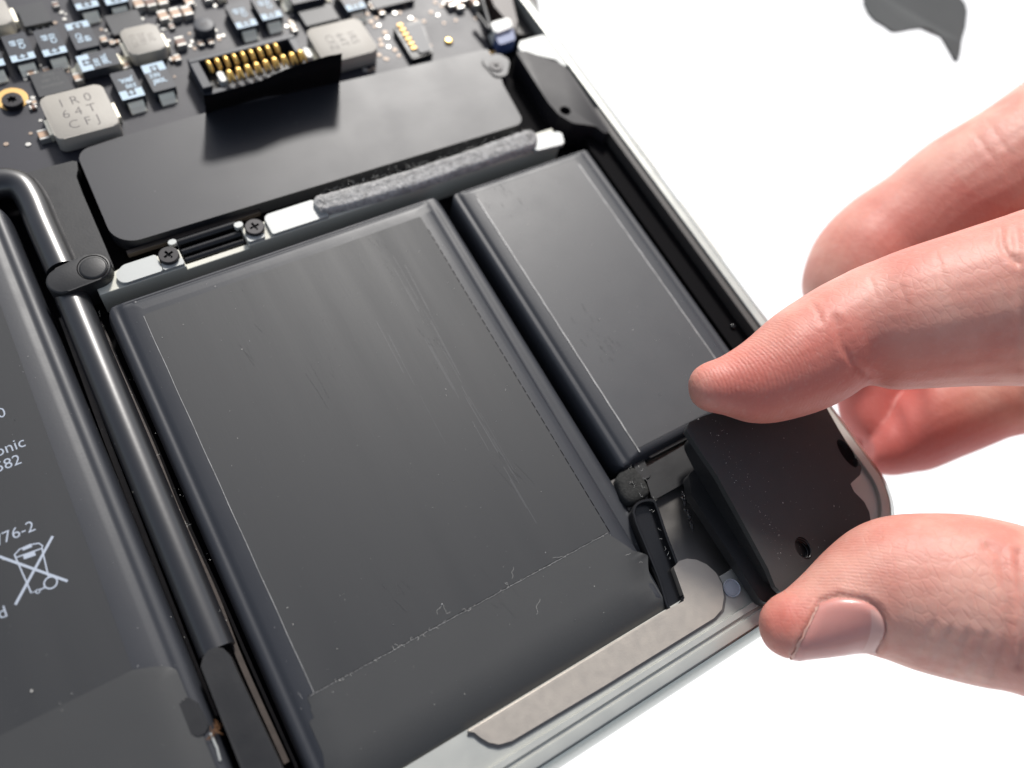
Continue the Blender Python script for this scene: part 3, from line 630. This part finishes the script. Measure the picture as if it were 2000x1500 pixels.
cut = obj('cut', prism([(hx2[0] + 1.1 * math.cos(t) - .3 * math.sin(t), hx2[1] + 2.3 * math.sin(t) + .4) for t in np.linspace(0, 2 * PI, 28)[:-1]], 0, 12), M['gloss']); boolean(face, cut)
zz = zs(*hx)
obj('hole_liner', wallloop([np.array([hx[0] + 1.15 * math.cos(t), hx[1] + 1.4 * math.sin(t), 0]) for t in np.linspace(0, 2 * PI, 28)[:-1]], .14, zz - 3.2, zz - .15), M['gloss'], spk, smooth=True)
obj('hole_thread', tube([(hx[0] + 1.0 * math.cos(t), hx[1] + 1.25 * math.sin(t), zz - .5 - t * .08) for t in np.linspace(0, 8 * PI, 90)], .13, 5), M['gloss'], spk, smooth=True)
def zmid(x, y): return zs(x, y) - 1.12
mid = fillet([(15.4, -41.6), (30.5, -41.6), (33.2, -35.5), (35.6, -32.5), (36.2, -24), (22.5, -19.2), (16.6, -19.2), (15.9, -24)], [1.5, 2, 1, 1, 2, 2, 1.5, 1], 6)
obj('middle_body', prism(mid, 2.0, 0, ztop=zmid), M['plastic'], spk, smooth=True, auto=30)
low = fillet([(13.5, -43.3), (31, -43.3), (34, -36), (35, -25), (17, -23), (14.6, -23.6), (13.5, -26)], [1.3, 2, 2, 2, .5, 1, 1.2], 6)
obj('lower_body', prism(low, .05, 1.98, .2, 2), M['plastic'], spk, smooth=True, auto=30)
gl = []
for k in range(46):
    t = rng.random(); u = 1330 + 24 * t + (1 - t) * rng.random() * 6; v = 968 + 68 * t + rng.normal(0, 4)
    p = at(u, v, 1.9); r = rng.uniform(.08, .3); bm = bmesh.new(); bmesh.ops.create_icosphere(bm, subdivisions=1, radius=r)
    bm.verts.index_update(); gl.append(([tuple(np.array(w.co) * np.array([1, 1.2, .8]) + p + rng.normal(0, .03, 3)) for w in bm.verts], [[w.index for w in f.verts] for f in bm.faces])); bm.free()
obj('glue_residue', join(*gl), M['gloss'], spk, smooth=True)

# ------------------------------------------------------------------ hand
def finger(st, n=28, flat=.92, sub=5, squash=None):
    """st: (upper px, lower px, z) stations from tip to root"""
    C_, Rr = [], []
    for (a, b, z) in st:
        p, q = at(*a, z), at(*b, z); C_.append((p + q) / 2); Rr.append(np.linalg.norm(p - q) / 2)
    P = spline([(*c, r) for c, r in zip(C_, Rr)], sub); V, F = [], []; N = len(P)
    A = [at(*a, z) for a, b, z in st]; Bq = [at(*b, z) for a, b, z in st]
    dirs = spline([(p - q) / np.linalg.norm(p - q) for p, q in zip(A, Bq)], sub)
    for i, p in enumerate(P):
        t = P[min(i + 1, N - 1)][:3] - P[max(i - 1, 0)][:3]; t /= np.linalg.norm(t)
        a = dirs[i] - t * (dirs[i] @ t) * .0; a /= np.linalg.norm(a); b = np.cross(a, t); b /= np.linalg.norm(b)
        if b[2] < 0: b = -b
        for k in range(n):
            w = 2 * PI * k / n; V.append(p[:3] + a * p[3] * math.cos(w) + b * p[3] * flat * math.sin(w))
    for i in range(N - 1):
        for k in range(n): F.append((i * n + k, i * n + (k + 1) % n, (i + 1) * n + (k + 1) % n, (i + 1) * n + k))
    F.append(tuple(range(n))[::-1]); F.append(tuple((N - 1) * n + k for k in range(n)))
    return V, F
INDEX = [((1347, 738), (1349, 762), 14.6), ((1354, 724), (1363, 786), 14.6), ((1370, 713), (1388, 800), 14.6), ((1402, 701), (1424, 807), 14.7), ((1448, 672), (1476, 820), 14.9), ((1508, 622), (1532, 817), 15.3), ((1572, 583), (1604, 797), 16.1),
         ((1635, 553), (1664, 768), 17.3), ((1690, 531), (1706, 740), 18.5), ((1760, 507), (1765, 745), 19.9), ((1850, 480), (1855, 739), 21.6), ((1930, 457), (1935, 733), 23.1), ((2010, 436), (2015, 731), 24.6), ((2130, 415), (2135, 735), 26.1), ((2280, 400), (2290, 760), 27.1)]
THUMB = [((1486, 1203), (1488, 1228), 7), ((1492, 1185), (1499, 1256), 7), ((1508, 1166), (1518, 1276), 7), ((1535, 1150), (1548, 1287), 7.2), ((1572, 1116), (1596, 1287), 7.5), ((1612, 1074), (1640, 1282), 8), ((1662, 1034), (1685, 1274), 8.6), ((1722, 1013), (1732, 1284), 9.4),
         ((1800, 1009), (1795, 1306), 10.4), ((1875, 1013), (1862, 1324), 11.4), ((1945, 1027), (1930, 1340), 12.4), ((2010, 1043), (1995, 1352), 13.4), ((2120, 1050), (2110, 1390), 15), ((2260, 980), (2250, 1420), 17)]
MIDDLE = [((1690, 872), (1700, 890), -13), ((1668, 850), (1716, 893), -13), ((1650, 815), (1742, 868), -12.5), ((1640, 770), (1757, 800), -12), ((1630, 710), (1762, 735), -11), ((1598, 645), (1762, 680), -9), ((1570, 575), (1752, 640), -6), ((1580, 495), (1745, 625), -4), ((1616, 438), (1752, 605), -2.5), ((1662, 398), (1785, 575), -1), ((1728, 358), (1825, 555), 1),
          ((1800, 307), (1868, 525), 3.5), ((1890, 258), (1935, 495), 6.5), ((2005, 186), (2040, 450), 10), ((2140, 140), (2170, 440), 14), ((2290, 160), (2300, 470), 17)]
RING = [((1694, 862), (1700, 908), -11), ((1704, 826), (1722, 921), -11), ((1728, 790), (1752, 925), -11), ((1770, 762), (1790, 918), -10), ((1812, 722), (1830, 908), -8.5), ((1880, 705), (1892, 880), -6), ((1950, 695), (1955, 852), -3), ((2015, 680), (2020, 832), 0), ((2140, 640), (2150, 800), 8), ((2280, 560), (2290, 780), 14)]
PINKY = [((2120, 850), (2130, 930), -8), ((2160, 800), (2180, 930), -6), ((2230, 760), (2250, 900), 0), ((2320, 700), (2340, 880), 8)]
PALM = [((2200, 330), (2205, 900), 16), ((2270, 200), (2275, 1300), 18), ((2400, 190), (2400, 1400), 20), ((2600, 300), (2580, 1360), 22)]
tmp = obj('tmp', join(finger(INDEX), finger(THUMB, flat=.86), finger(MIDDLE), finger(RING), finger(PINKY), finger(PALM, 40, .34)), None)
m = tmp.modifiers.new('r', 'REMESH'); m.mode = 'VOXEL'; m.voxel_size = .38 * MM
m = tmp.modifiers.new('s', 'SMOOTH'); m.factor = .5; m.iterations = 5
bpy.context.view_layer.update()
ev = tmp.evaluated_get(bpy.context.evaluated_depsgraph_get()); hm = bpy.data.meshes.new_from_object(ev); bpy.data.objects.remove(tmp)
N_ = len(hm.vertices); co = np.empty(N_ * 3); hm.vertices.foreach_get('co', co); co = co.reshape(-1, 3) / MM
nr = np.empty(N_ * 3); hm.vertices.foreach_get('normal', nr); nr = nr.reshape(-1, 3)
U, Vv = pix(co); vis = ((CAM - co) * nr).sum(1) / np.linalg.norm(CAM - co, axis=1)
face_w = np.clip((vis + .15) / .35, 0, 1)
def pdist(pts):
    d = np.full(N_, 1e9)
    for (a, b), (c, e) in zip(pts[:-1], pts[1:]):
        dx, dy = c - a, e - b; t = np.clip(((U - a) * dx + (Vv - b) * dy) / (dx * dx + dy * dy + 1e-9), 0, 1)
        d = np.minimum(d, np.hypot(U - a - dx * t, Vv - b - dy * t))
    return d
idx_z = co[:, 2] > 0.5
def crease(pts, depth, w, mask=None):
    d = pdist(pts); k = -depth * np.exp(-(d / w) ** 2) + depth * .25 * np.exp(-((d - 2.2 * w) / (1.3 * w)) ** 2)
    k = k * face_w * (mask if mask is not None else 1); co[:] += nr * k[:, None]
CR = [([(1632, 622), (1636, 640), (1646, 677), (1668, 708), (1697, 735)], .2, 7), ([(1645, 628), (1660, 668), (1688, 706)], .08, 6), ([(1955, 452), (1957, 480), (1968, 498), (1990, 512)], .22, 7), ([(1985, 455), (1992, 560), (1996, 640), (1990, 720)], .15, 9),
      ([(1930, 1068), (1954, 1083), (1965, 1146), (1968, 1202), (1958, 1272), (1940, 1318)], .22, 9), ([(1823, 1218), (1806, 1255), (1792, 1292)], .13, 7), ([(1856, 1232), (1842, 1264), (1826, 1305)], .14, 7), ([(1890, 1236), (1878, 1274), (1862, 1314)], .14, 7), ([(1925, 1240), (1914, 1280), (1896, 1324)], .14, 7),
      ([(1990, 1080), (2000, 1200), (1992, 1300)], .25, 8), 
      ([(1930, 236), (1958, 280), (1972, 300)], .06, 6), ([(1905, 262), (1925, 290), (1942, 312)], .06, 6),
      ([(1760, 560), (1772, 600), (1768, 640)], .06, 6), ([(1590, 598), (1600, 612), (1604, 630)], .12, 5), ([(1700, 545), (1712, 580)], .08, 5), ([(1830, 500), (1850, 560)], .08, 5)]
for p, d_, w_ in CR: crease(p, d_, w_)
# nail bed: fold round the nail
NAIL = [(1604, 1174), (1622, 1168), (1640, 1165), (1666, 1168), (1690, 1174), (1709, 1184), (1722, 1203), (1730, 1228), (1729, 1246), (1721, 1264), (1709, 1272)]
crease([(1548, 1286), (1572, 1240), (1604, 1174), (1640, 1164), (1690, 1173), (1712, 1185), (1727, 1206), (1733, 1232), (1728, 1256), (1712, 1272)], .30, 6, (co[:, 2] > -3).astype(float))
fine = rng.normal(0, 1, N_); 
hm.vertices.foreach_set('co', (co * MM).ravel()); hm.update()
# colour and ridge attributes (redness of finger pads plus shade painted on lower and rear fingers, ridge direction along the skin)
def blob(u, v, r, z0=-99): return np.exp(-(((U - u) ** 2 + (Vv - v) ** 2) / r ** 2)) * (co[:, 2] > z0)
blush_shade = np.clip(.9 * blob(1440, 745, 90, 0) + .55 * blob(1600, 690, 110, 2) + .7 * blob(1910, 490 - 60, 110) * (co[:, 2] < 14) + .5 * blob(1750, 450, 120) + .95 * blob(1530, 1205, 62) + .35 * blob(1720, 1060, 140) + .25 * blob(1650, 640, 60, 2) + .45 * blob(1960, 1080, 70) + .95 * np.clip((2 - co[:, 2]) / 5, 0, 1) * np.clip((Vv - 690) / 60, 0, 1) * (Vv < 965) + .4 * blob(1500, 780, 80, 4) + .5 * blob(1620, 740, 90, 4) + .5 * blob(1760, 690, 100, 6) + .4 * blob(1910, 690, 90, 8) + .55 * blob(1880, 440, 100) + .55 * blob(1760, 490, 100) + .5 * blob(1980, 370, 90) + .3 * blob(1690, 715, 60), 0, 1)
pale = np.clip(.8 * blob(1700, 560, 60, 4) + .6 * blob(1860, 520, 90, 6) + .5 * blob(1800, 330, 80) + .5 * blob(1850, 1180, 110) + .4 * blob(1820, 640, 70, 4), 0, 1)
axi = at(1900, 640, 12) - at(1420, 760, 8); axi /= np.linalg.norm(axi); acr = at(1700, 1010, 9) - at(1740, 1284, 9); acr /= np.linalg.norm(acr)
is_thumb = Vv > 960
s_ = np.where(is_thumb, co @ acr + .02 * (co @ axi) ** 2 * .2, co @ axi + .03 * ((Vv - 740) / 15) ** 2)
rm = np.clip(1.3 * blob(1470, 730, 130, 0) + .9 * blob(1600, 1120, 110) + .5 * blob(1700, 1080, 100), 0, 1)
for nm, arr in (('shade_tint', .75 * np.clip((1 - co[:, 2]) / 6, 0, 1) * np.clip((Vv - 690) / 60, 0, 1) * (Vv < 965)), ('wrinkle', np.clip(blob(1870, 1190, 130) + .5 * blob(1960, 1250, 80) + .12 * blob(1850, 540, 110, 6) + .12 * blob(1840, 300, 110), 0, 1)), ('blush_shade', blush_shade), ('pale', pale), ('ridge', s_), ('ridge_mask', rm)):
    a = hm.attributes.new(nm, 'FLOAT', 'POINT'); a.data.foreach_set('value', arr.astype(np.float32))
def skin():
    m = bpy.data.materials.new('skin'); m.use_nodes = True; n = m.node_tree.nodes; l = m.node_tree.links; b = n["Principled BSDF"]
    def attr(k): a = n.new("ShaderNodeAttribute"); a.attribute_name = k; return a.outputs["Fac"]
    tc = n.new("ShaderNodeTexCoord")
    def noise(s, d=5):
        t = n.new("ShaderNodeTexNoise"); t.inputs["Scale"].default_value = s; t.inputs["Detail"].default_value = d; l.new(tc.outputs["Object"], t.inputs[0]); return t.outputs[0]
    def mix(f, a, c):
        x = n.new("ShaderNodeMix"); x.data_type = 'RGBA'
        for s, v in ((6, a), (7, c)):
            if isinstance(v, tuple): x.inputs[s].default_value = (*v, 1)
            else: l.new(v, x.inputs[s])
        if isinstance(f, float): x.inputs[0].default_value = f
        else: l.new(f, x.inputs[0])
        return x.outputs[2]
    def math_(op, a, c):
        x = n.new("ShaderNodeMath"); x.operation = op
        for i, v in enumerate((a, c)):
            if isinstance(v, (int, float)): x.inputs[i].default_value = v
            else: l.new(v, x.inputs[i])
        return x.outputs[0]
    def rng_(v, a, c): 
        r = n.new("ShaderNodeMapRange"); r.inputs[1].default_value = a; r.inputs[2].default_value = c; l.new(v, r.inputs[0]); return r.outputs[0]
    base = mix(rng_(noise(190), .38, .62), (.62, .345, .28), (.55, .255, .205))
    base = mix(math_('MULTIPLY', attr('blush_shade'), .8), base, (.50, .135, .105))  # pad redness, plus reddish shade painted along the finger undersides
    base = mix(math_('MULTIPLY', attr('pale'), .38), base, (.66, .44, .37))
    base = mix(math_('MULTIPLY', rng_(noise(1400, 3), .55, .8), .25), base, (.58, .38, .33))
    base = mix(attr('shade_tint'), base, (.40, .095, .085))  # dark red painted as shade on the fingers below the forefinger
    l.new(base, b.inputs["Base Color"]); b.inputs["Roughness"].default_value = .5; b.inputs["Specular IOR Level"].default_value = .32
    b.inputs["Subsurface Weight"].default_value = .5; b.inputs["Subsurface Radius"].default_value = (1.0, .35, .22); b.inputs["Subsurface Scale"].default_value = .0014
    # ridges + skin cells
    ph = math_('ADD', math_('MULTIPLY', attr('ridge'), 2 * PI / .5), math_('MULTIPLY', noise(350, 2), 9.0))
    rid = math_('MULTIPLY', math_('MULTIPLY', math_('SINE', ph, 0), attr('ridge_mask')), .17)
    vo = n.new("ShaderNodeTexVoronoi"); vo.feature = 'DISTANCE_TO_EDGE'; vo.inputs["Scale"].default_value = 950
    mp = n.new("ShaderNodeMapping"); mp.inputs["Scale"].default_value = (1, .55, 1); mp.inputs["Rotation"].default_value = (0, 0, .5); l.new(tc.outputs["Object"], mp.inputs[0]); l.new(mp.outputs[0], vo.inputs[0])
    cell = math_('MULTIPLY', rng_(vo.outputs[0], 0, .14), math_('ADD', math_('MULTIPLY', attr('wrinkle'), .28), .28))
    hgt = math_('ADD', math_('ADD', rid, cell), math_('ADD', math_('MULTIPLY', noise(900, 6), .8), math_('MULTIPLY', noise(3500, 3), .5)))
    bp_ = n.new("ShaderNodeBump"); bp_.inputs["Strength"].default_value = 1; bp_.inputs["Distance"].default_value = .055 * MM; l.new(hgt, bp_.inputs["Height"]); l.new(bp_.outputs[0], b.inputs["Normal"])
    return m
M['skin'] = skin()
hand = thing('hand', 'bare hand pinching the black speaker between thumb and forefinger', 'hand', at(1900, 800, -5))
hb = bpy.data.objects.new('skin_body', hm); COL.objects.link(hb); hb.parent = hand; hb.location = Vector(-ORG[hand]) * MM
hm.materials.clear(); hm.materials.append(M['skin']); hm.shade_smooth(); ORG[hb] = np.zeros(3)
# nail
bvh = BVHTree.FromPolygons([tuple(c) for c in co], [tuple(p.vertices) for p in hm.polygons])
def hit(u, v):
    d = at(u, v, 0) - CAM; d /= np.linalg.norm(d); r = bvh.ray_cast(Vector(CAM), Vector(d)); return r
top_ = spline([(1602, 1176, 0), (1630, 1167, 0), (1664, 1168, 0), (1690, 1174, 0), (1710, 1186, 0)], 5)
nu = len(top_); nv = 16; rows = []
botx = [1548 + (1716 - 1548) * i / (nu - 1) for i in range(nu)]
for i in range(nu):
    a = np.array(top_[i][:2]); s = i / (nu - 1)
    b = np.array([1549 + 164 * s + 0 * s, 1287 - 18 * s + (-4 * math.sin(PI * s))])
    bul = np.array([20, 0]) * s ** 3
    col_ = []
    for j in range(nv):
        t = j / (nv - 1) * .97; q = a + (b - a) * t + bul * math.sin(PI * t) + np.array([-3, 0]) * (1 - s) * math.sin(PI * t)
        loc, no, _, _ = hit(*q)
        if loc is None or (col_ and abs(loc.z - col_[-1][2]) > 2.5) or loc.z < 0:
            g_ = Vector(2 * col_[-1] - col_[-2]) if len(col_) > 1 else Vector(at(*q, 8)); loc, no, _, _ = bvh.find_nearest(g_)
        e = min(1, j / 2.0, (nu - 1 - i) / 2.0)
        col_.append(np.array(loc) + np.array(no) * (.02 + .20 * e))
    for _ in range(2):   # carry the plate round the side of the thumb
        g_ = Vector(2 * col_[-1] - col_[-2]); loc, no, _, _ = bvh.find_nearest(g_); col_.append(np.array(loc) + np.array(no) * .18)
    rows.append(col_)
nv2 = nv + 2
G = np.array(rows)
for _ in range(3):
    G[1:-1, 1:-1] = .5 * G[1:-1, 1:-1] + .125 * (G[:-2, 1:-1] + G[2:, 1:-1] + G[1:-1, :-2] + G[1:-1, 2:])
V = [tuple(p) for r in G for p in r]; F = [(i * nv2 + j, i * nv2 + j + 1, (i + 1) * nv2 + j + 1, (i + 1) * nv2 + j) for i in range(nu - 1) for j in range(nv2 - 1)]
M['nail'] = mat('fingernail', (.55, .245, .215), .3, spec=.5, coat=.1, bump=.012, bscale=500, cvar=.1, cscale=200, stretch=(1, 1, 1))
M['nail'].node_tree.nodes["Principled BSDF"].inputs["Subsurface Weight"].default_value = .3
M['nail'].node_tree.nodes["Principled BSDF"].inputs["Subsurface Radius"].default_value = (1, .35, .25)
M['nail'].node_tree.nodes["Principled BSDF"].inputs["Subsurface Scale"].default_value = .001
nl = obj('thumb_nail', (V, F), M['nail'], hand, smooth=True)
sm_ = nl.modifiers.new('t', 'SOLIDIFY'); sm_.thickness = .22 * MM; sm_.offset = -1
M['nail_edge'] = mat('nail_free_edge', (.58, .33, .27), .6)
EV, EF = [], []
for j in range(1, nv2):
    a_, b_ = G[0][j], G[1][j]; d_ = (b_ - a_) / np.linalg.norm(b_ - a_); wq = .38 + .12 * math.sin(j * 1.9)
    EV += [tuple(a_ - d_ * wq + np.array([0, 0, .05])), tuple(a_ + np.array([0, 0, .16])), tuple(a_ + d_ * .12 + np.array([0, 0, .06]))]
for j in range(nv2 - 2):
    for k in (0, 1): EF.append((3 * j + k, 3 * j + k + 1, 3 * j + k + 4, 3 * j + k + 3))
obj('nail_edge', (EV, EF), M['nail_edge'], nl, smooth=True)
lun = [tuple(G[i][j] + np.array([0, 0, .02])) for i in range(nu - 4, nu) for j in range(3, nv2)]
# pale half moon at the root of the nail
M['lunula'] = mat('nail_root', (.58, .33, .29), .36)
k0 = nu - 5; LV, LF = [], []
for i in range(k0, nu):
    for j in range(2, nv2 - 1):
        s = (i - k0) / (nu - 1 - k0); a_ = G[i][j]; nrm = np.cross(G[min(i + 1, nu - 1)][j] - G[i - 1][j], G[i][j + 1] - G[i][j - 1]); nrm /= np.linalg.norm(nrm)
        if nrm @ (CAM - a_) < 0: nrm = -nrm
        LV.append(tuple(a_ + nrm * (.035 - .06 * (abs(s - .5) * 2) ** 4)))
w_ = nv2 - 3
for i in range(nu - k0 - 1):
    for j in range(w_ - 1): LF.append((i * w_ + j, i * w_ + j + 1, (i + 1) * w_ + j + 1, (i + 1) * w_ + j))
obj('nail_root', (LV, LF), M['lunula'], nl, smooth=True)

# ------------------------------------------------------------------ dust and lint
def speck(p, r):
    a = rng.normal(0, 1, (4, 3)); a /= np.linalg.norm(a, axis=1)[:, None]; v = [tuple(np.array(p) + q * r * rng.uniform(.6, 1.2)) for q in a]
    return v, [(0, 1, 2), (0, 2, 3), (0, 3, 1), (1, 3, 2)]
dl = []
def scatter(n, x0, x1, y0, y1, zf, r0=.04, r1=.12):
    for _ in range(n):
        x = rng.uniform(x0, x1); y = rng.uniform(y0, y1); dl.append(speck((x, y, zf(x, y) + .02), r0 + (r1 - r0) * rng.random() ** 3))
scatter(260, -44, 4, -36, 33, lambda x, y: pouch_z(x, y, *bp) + .07); scatter(120, 9, 33, -17, 32, lambda x, y: pouch_z(x, y, *npar) + .06)
scatter(170, -75, -53, -30, 50, lambda x, y: pouch_z(x, y, *lpar) + .07, .03, .09); scatter(110, -39, 24, 43, 60, lambda x, y: ZP, .02, .06); scatter(90, 17, 33, -41, -20, zs, .05, .13); scatter(90, 16.6, 19.5, -40, -19, zs, .04, .12)
for k in range(130):
    t = rng.random(); p = lo[0] + (lo[1] - lo[0]) * t; dl.append(speck(p + np.array([rng.uniform(-3.5, 3.5), 0, rng.uniform(-.5, 1.5)]), rng.uniform(.03, .09)))
for u, v, r in ((1411, 841, .26), (1365, 820, .2), (1379, 816, .1), (862, 1180, .2), (62, 1350, .2), (140, 1355, .15), (268, 1300, .2), (735, 1287, .12)):
    z = zs(*onplate(u, v)) if u > 1340 and v < 900 else .1; dl.append(speck(at(u, v, z + .1), r))
ll = []
def fibre(p, L, r=.022):
    a = rng.uniform(0, 2 * PI); P = [np.array(p, float)]
    for k in range(6):
        a += rng.normal(0, .7); P.append(P[-1] + np.array([math.cos(a), math.sin(a), rng.normal(0, .25)]) * L / 6)
    for q in P: q[2] = max(q[2], p[2])
    return tube(spline(P, 3), r, 4)
for k in range(46):
    t = rng.random(); x = -42 + 42.5 * t; ll.append(fibre((x, -25.02 + rng.normal(0, .08), .12), rng.uniform(.15, .6) * (1.3 if .25 < t < .6 else .6), .009 if k % 3 else .013))
    dl.append(speck((-42 + 42.5 * rng.random(), -25.02 + rng.normal(0, .1), .15), rng.uniform(.02, .08)))
for u, v, L in ((880, 1195, 3), (855, 1200, 2.4), (1000, 1130, 3), (1080, 1090, 3.2), (985, 1140, 2), (1055, 1170, 4), (590, 1365, 1.6), (1222, 1085, 1.6), (1255, 1098, 1.0), (1330, 1110, 1.5)):
    ll.append(fibre(at(u, v, .12), L * .55, .010))
for k in range(9): ll.append(fibre(at(1228 + rng.random() * 50, 930 + rng.normal(0, 20), -.8), rng.uniform(.4, 1.3), .010))
for k in range(10): ll.append(fibre(at(1268 + 66 * (t := rng.random()), 985 + 170 * t + rng.normal(0, 4), -.1), rng.uniform(.3, .7), .012))
for k in range(50): ll.append(fibre(at(186 + 200 * (t := rng.random()), 620 + 480 * t + rng.normal(0, 10), -2.5), rng.uniform(.4, 1.0), .012))
l_o = obj('lint', join(*ll), M['dust'], kind='stuff'); tag(l_o, 'thin pale lint fibres caught along the tape seams', 'lint')
sl = []
for u, v, L, k in ((750, 500, 3.2, 10), (860, 690, 5, 7), (1020, 930, 5, 6), (1180, 680, 1.6, 16), (1150, 640, 1.5, 8), (990, 400, 2.0, 8), (640, 770, 6, 5), (790, 1150, 2.4, 5), (1000, 1180, 3, 5), (500, 700, 4, 4)):
    for _ in range(k):
        p = at(u + rng.normal(0, 16), v + rng.normal(0, 22), .08); a = math.radians(rng.normal(96, 9)); l = L * rng.uniform(.2, 1)
        q = [p[:2] + np.array([math.cos(a), math.sin(a)]) * l * t + rng.normal(0, .015, 2) for t in np.linspace(0, 1, 6)]; sl.append(ribbon(q, rng.uniform(.02, .05), .078 + .0003 * len(sl)))
for u0, v0, u1, v1 in ((740, 470, 905, 760), (770, 500, 960, 860), (820, 640, 1010, 980), (860, 690, 1075, 1060), (700, 560, 880, 900), (900, 760, 1090, 1080)):
    for _ in range(5):
        a_, b_ = sorted(rng.random(2)); b_ = min(b_, a_ + .3); dx = rng.normal(0, 7)
        P_ = [at(u0 + (u1 - u0) * (a_ + (b_ - a_) * t) + dx, v0 + (v1 - v0) * (a_ + (b_ - a_) * t), .06)[:2] for t in np.linspace(0, 1, 5)]; sl.append(ribbon(P_, rng.uniform(.04, .12), .06 + .0002 * (len(sl) % 60)))
M['scuff'] = mat('scuff', (.046, .047, .05), .5)
s_c = obj('scuffs', join(*sl), M['scuff'], kind='stuff'); tag(s_c, 'faint pale scuff marks on the tops of the battery cells', 'scuffs')
d_o = obj('dust', join(*dl), M['dust'], kind='stuff'); tag(d_o, 'pale dust specks scattered over the black parts', 'dust')
ff = [fibre(at(419, 1428, -.2) + rng.normal(0, .25, 3), 1.0, .03) for _ in range(16)]
f_o = obj('orange_fluff', join(*ff), M['fluff'], kind='stuff'); tag(f_o, 'tiny tuft of orange fluff beside the dark rubber tab', 'fluff')

# ------------------------------------------------------------------ dark scrap at the upper right, its tail bending down to the ground outside the picture
ou = [(1686, -30), (1688, 6), (1696, 24), (1708, 38), (1730, 51), (1742, 60), (1752, 61), (1785, 55), (1805, 53), (1818, 57), (1838, 70), (1848, 86), (1858, 104), (1867, 119), (1872, 118), (1876, 104), (1879, 80), (1887, 52), (1890, 22), (1886, 6), (1876, -6), (1868, -30)]
NL = len(ou); zt_ = 0.0
P0 = [np.array(at(u, v, zt_ + 1.5 * math.sin((u - 1686) / 60))) for u, v in ou]
V, F = [], []
n_ = len(P0)
V = [tuple(p) for p in P0] + [tuple(p - np.array([0, 0, .5])) for p in P0]
F = [list(range(n_))[::-1], list(range(n_, 2 * n_))] + [(i, (i + 1) % n_, n_ + (i + 1) % n_, n_ + i) for i in range(n_ - 1)]
prev = [0, n_, n_ - 1, 2 * n_ - 1]      # the rest of the strip bends back and lies on the laptop outside the picture
for (lx, ly), (rx, ry), z in (((108, 74), (134, 66), 2), ((96, 92), (118, 100), 3), ((70, 108), (82, 126), 3), ((38, 118), (42, 138), 2), ((0, 122), (0, 142), .8)):
    i0 = len(V); V += [(lx, ly, z), (lx, ly, z - .5), (rx, ry, z), (rx, ry, z - .5)]; cur = [i0, i0 + 1, i0 + 2, i0 + 3]
    F += [(prev[0], prev[2], cur[2], cur[0]), (prev[1], cur[1], cur[3], prev[3]), (prev[0], cur[0], cur[1], prev[1]), (prev[2], prev[3], cur[3], cur[2])]; prev = cur
F.append((prev[0], prev[2], prev[3], prev[1]))
s_o = obj('cloth_scrap', (V, F), M['scrap']); tag(s_o, 'torn dark grey cloth scrap with a pointed end at the upper right', 'cloth scrap')
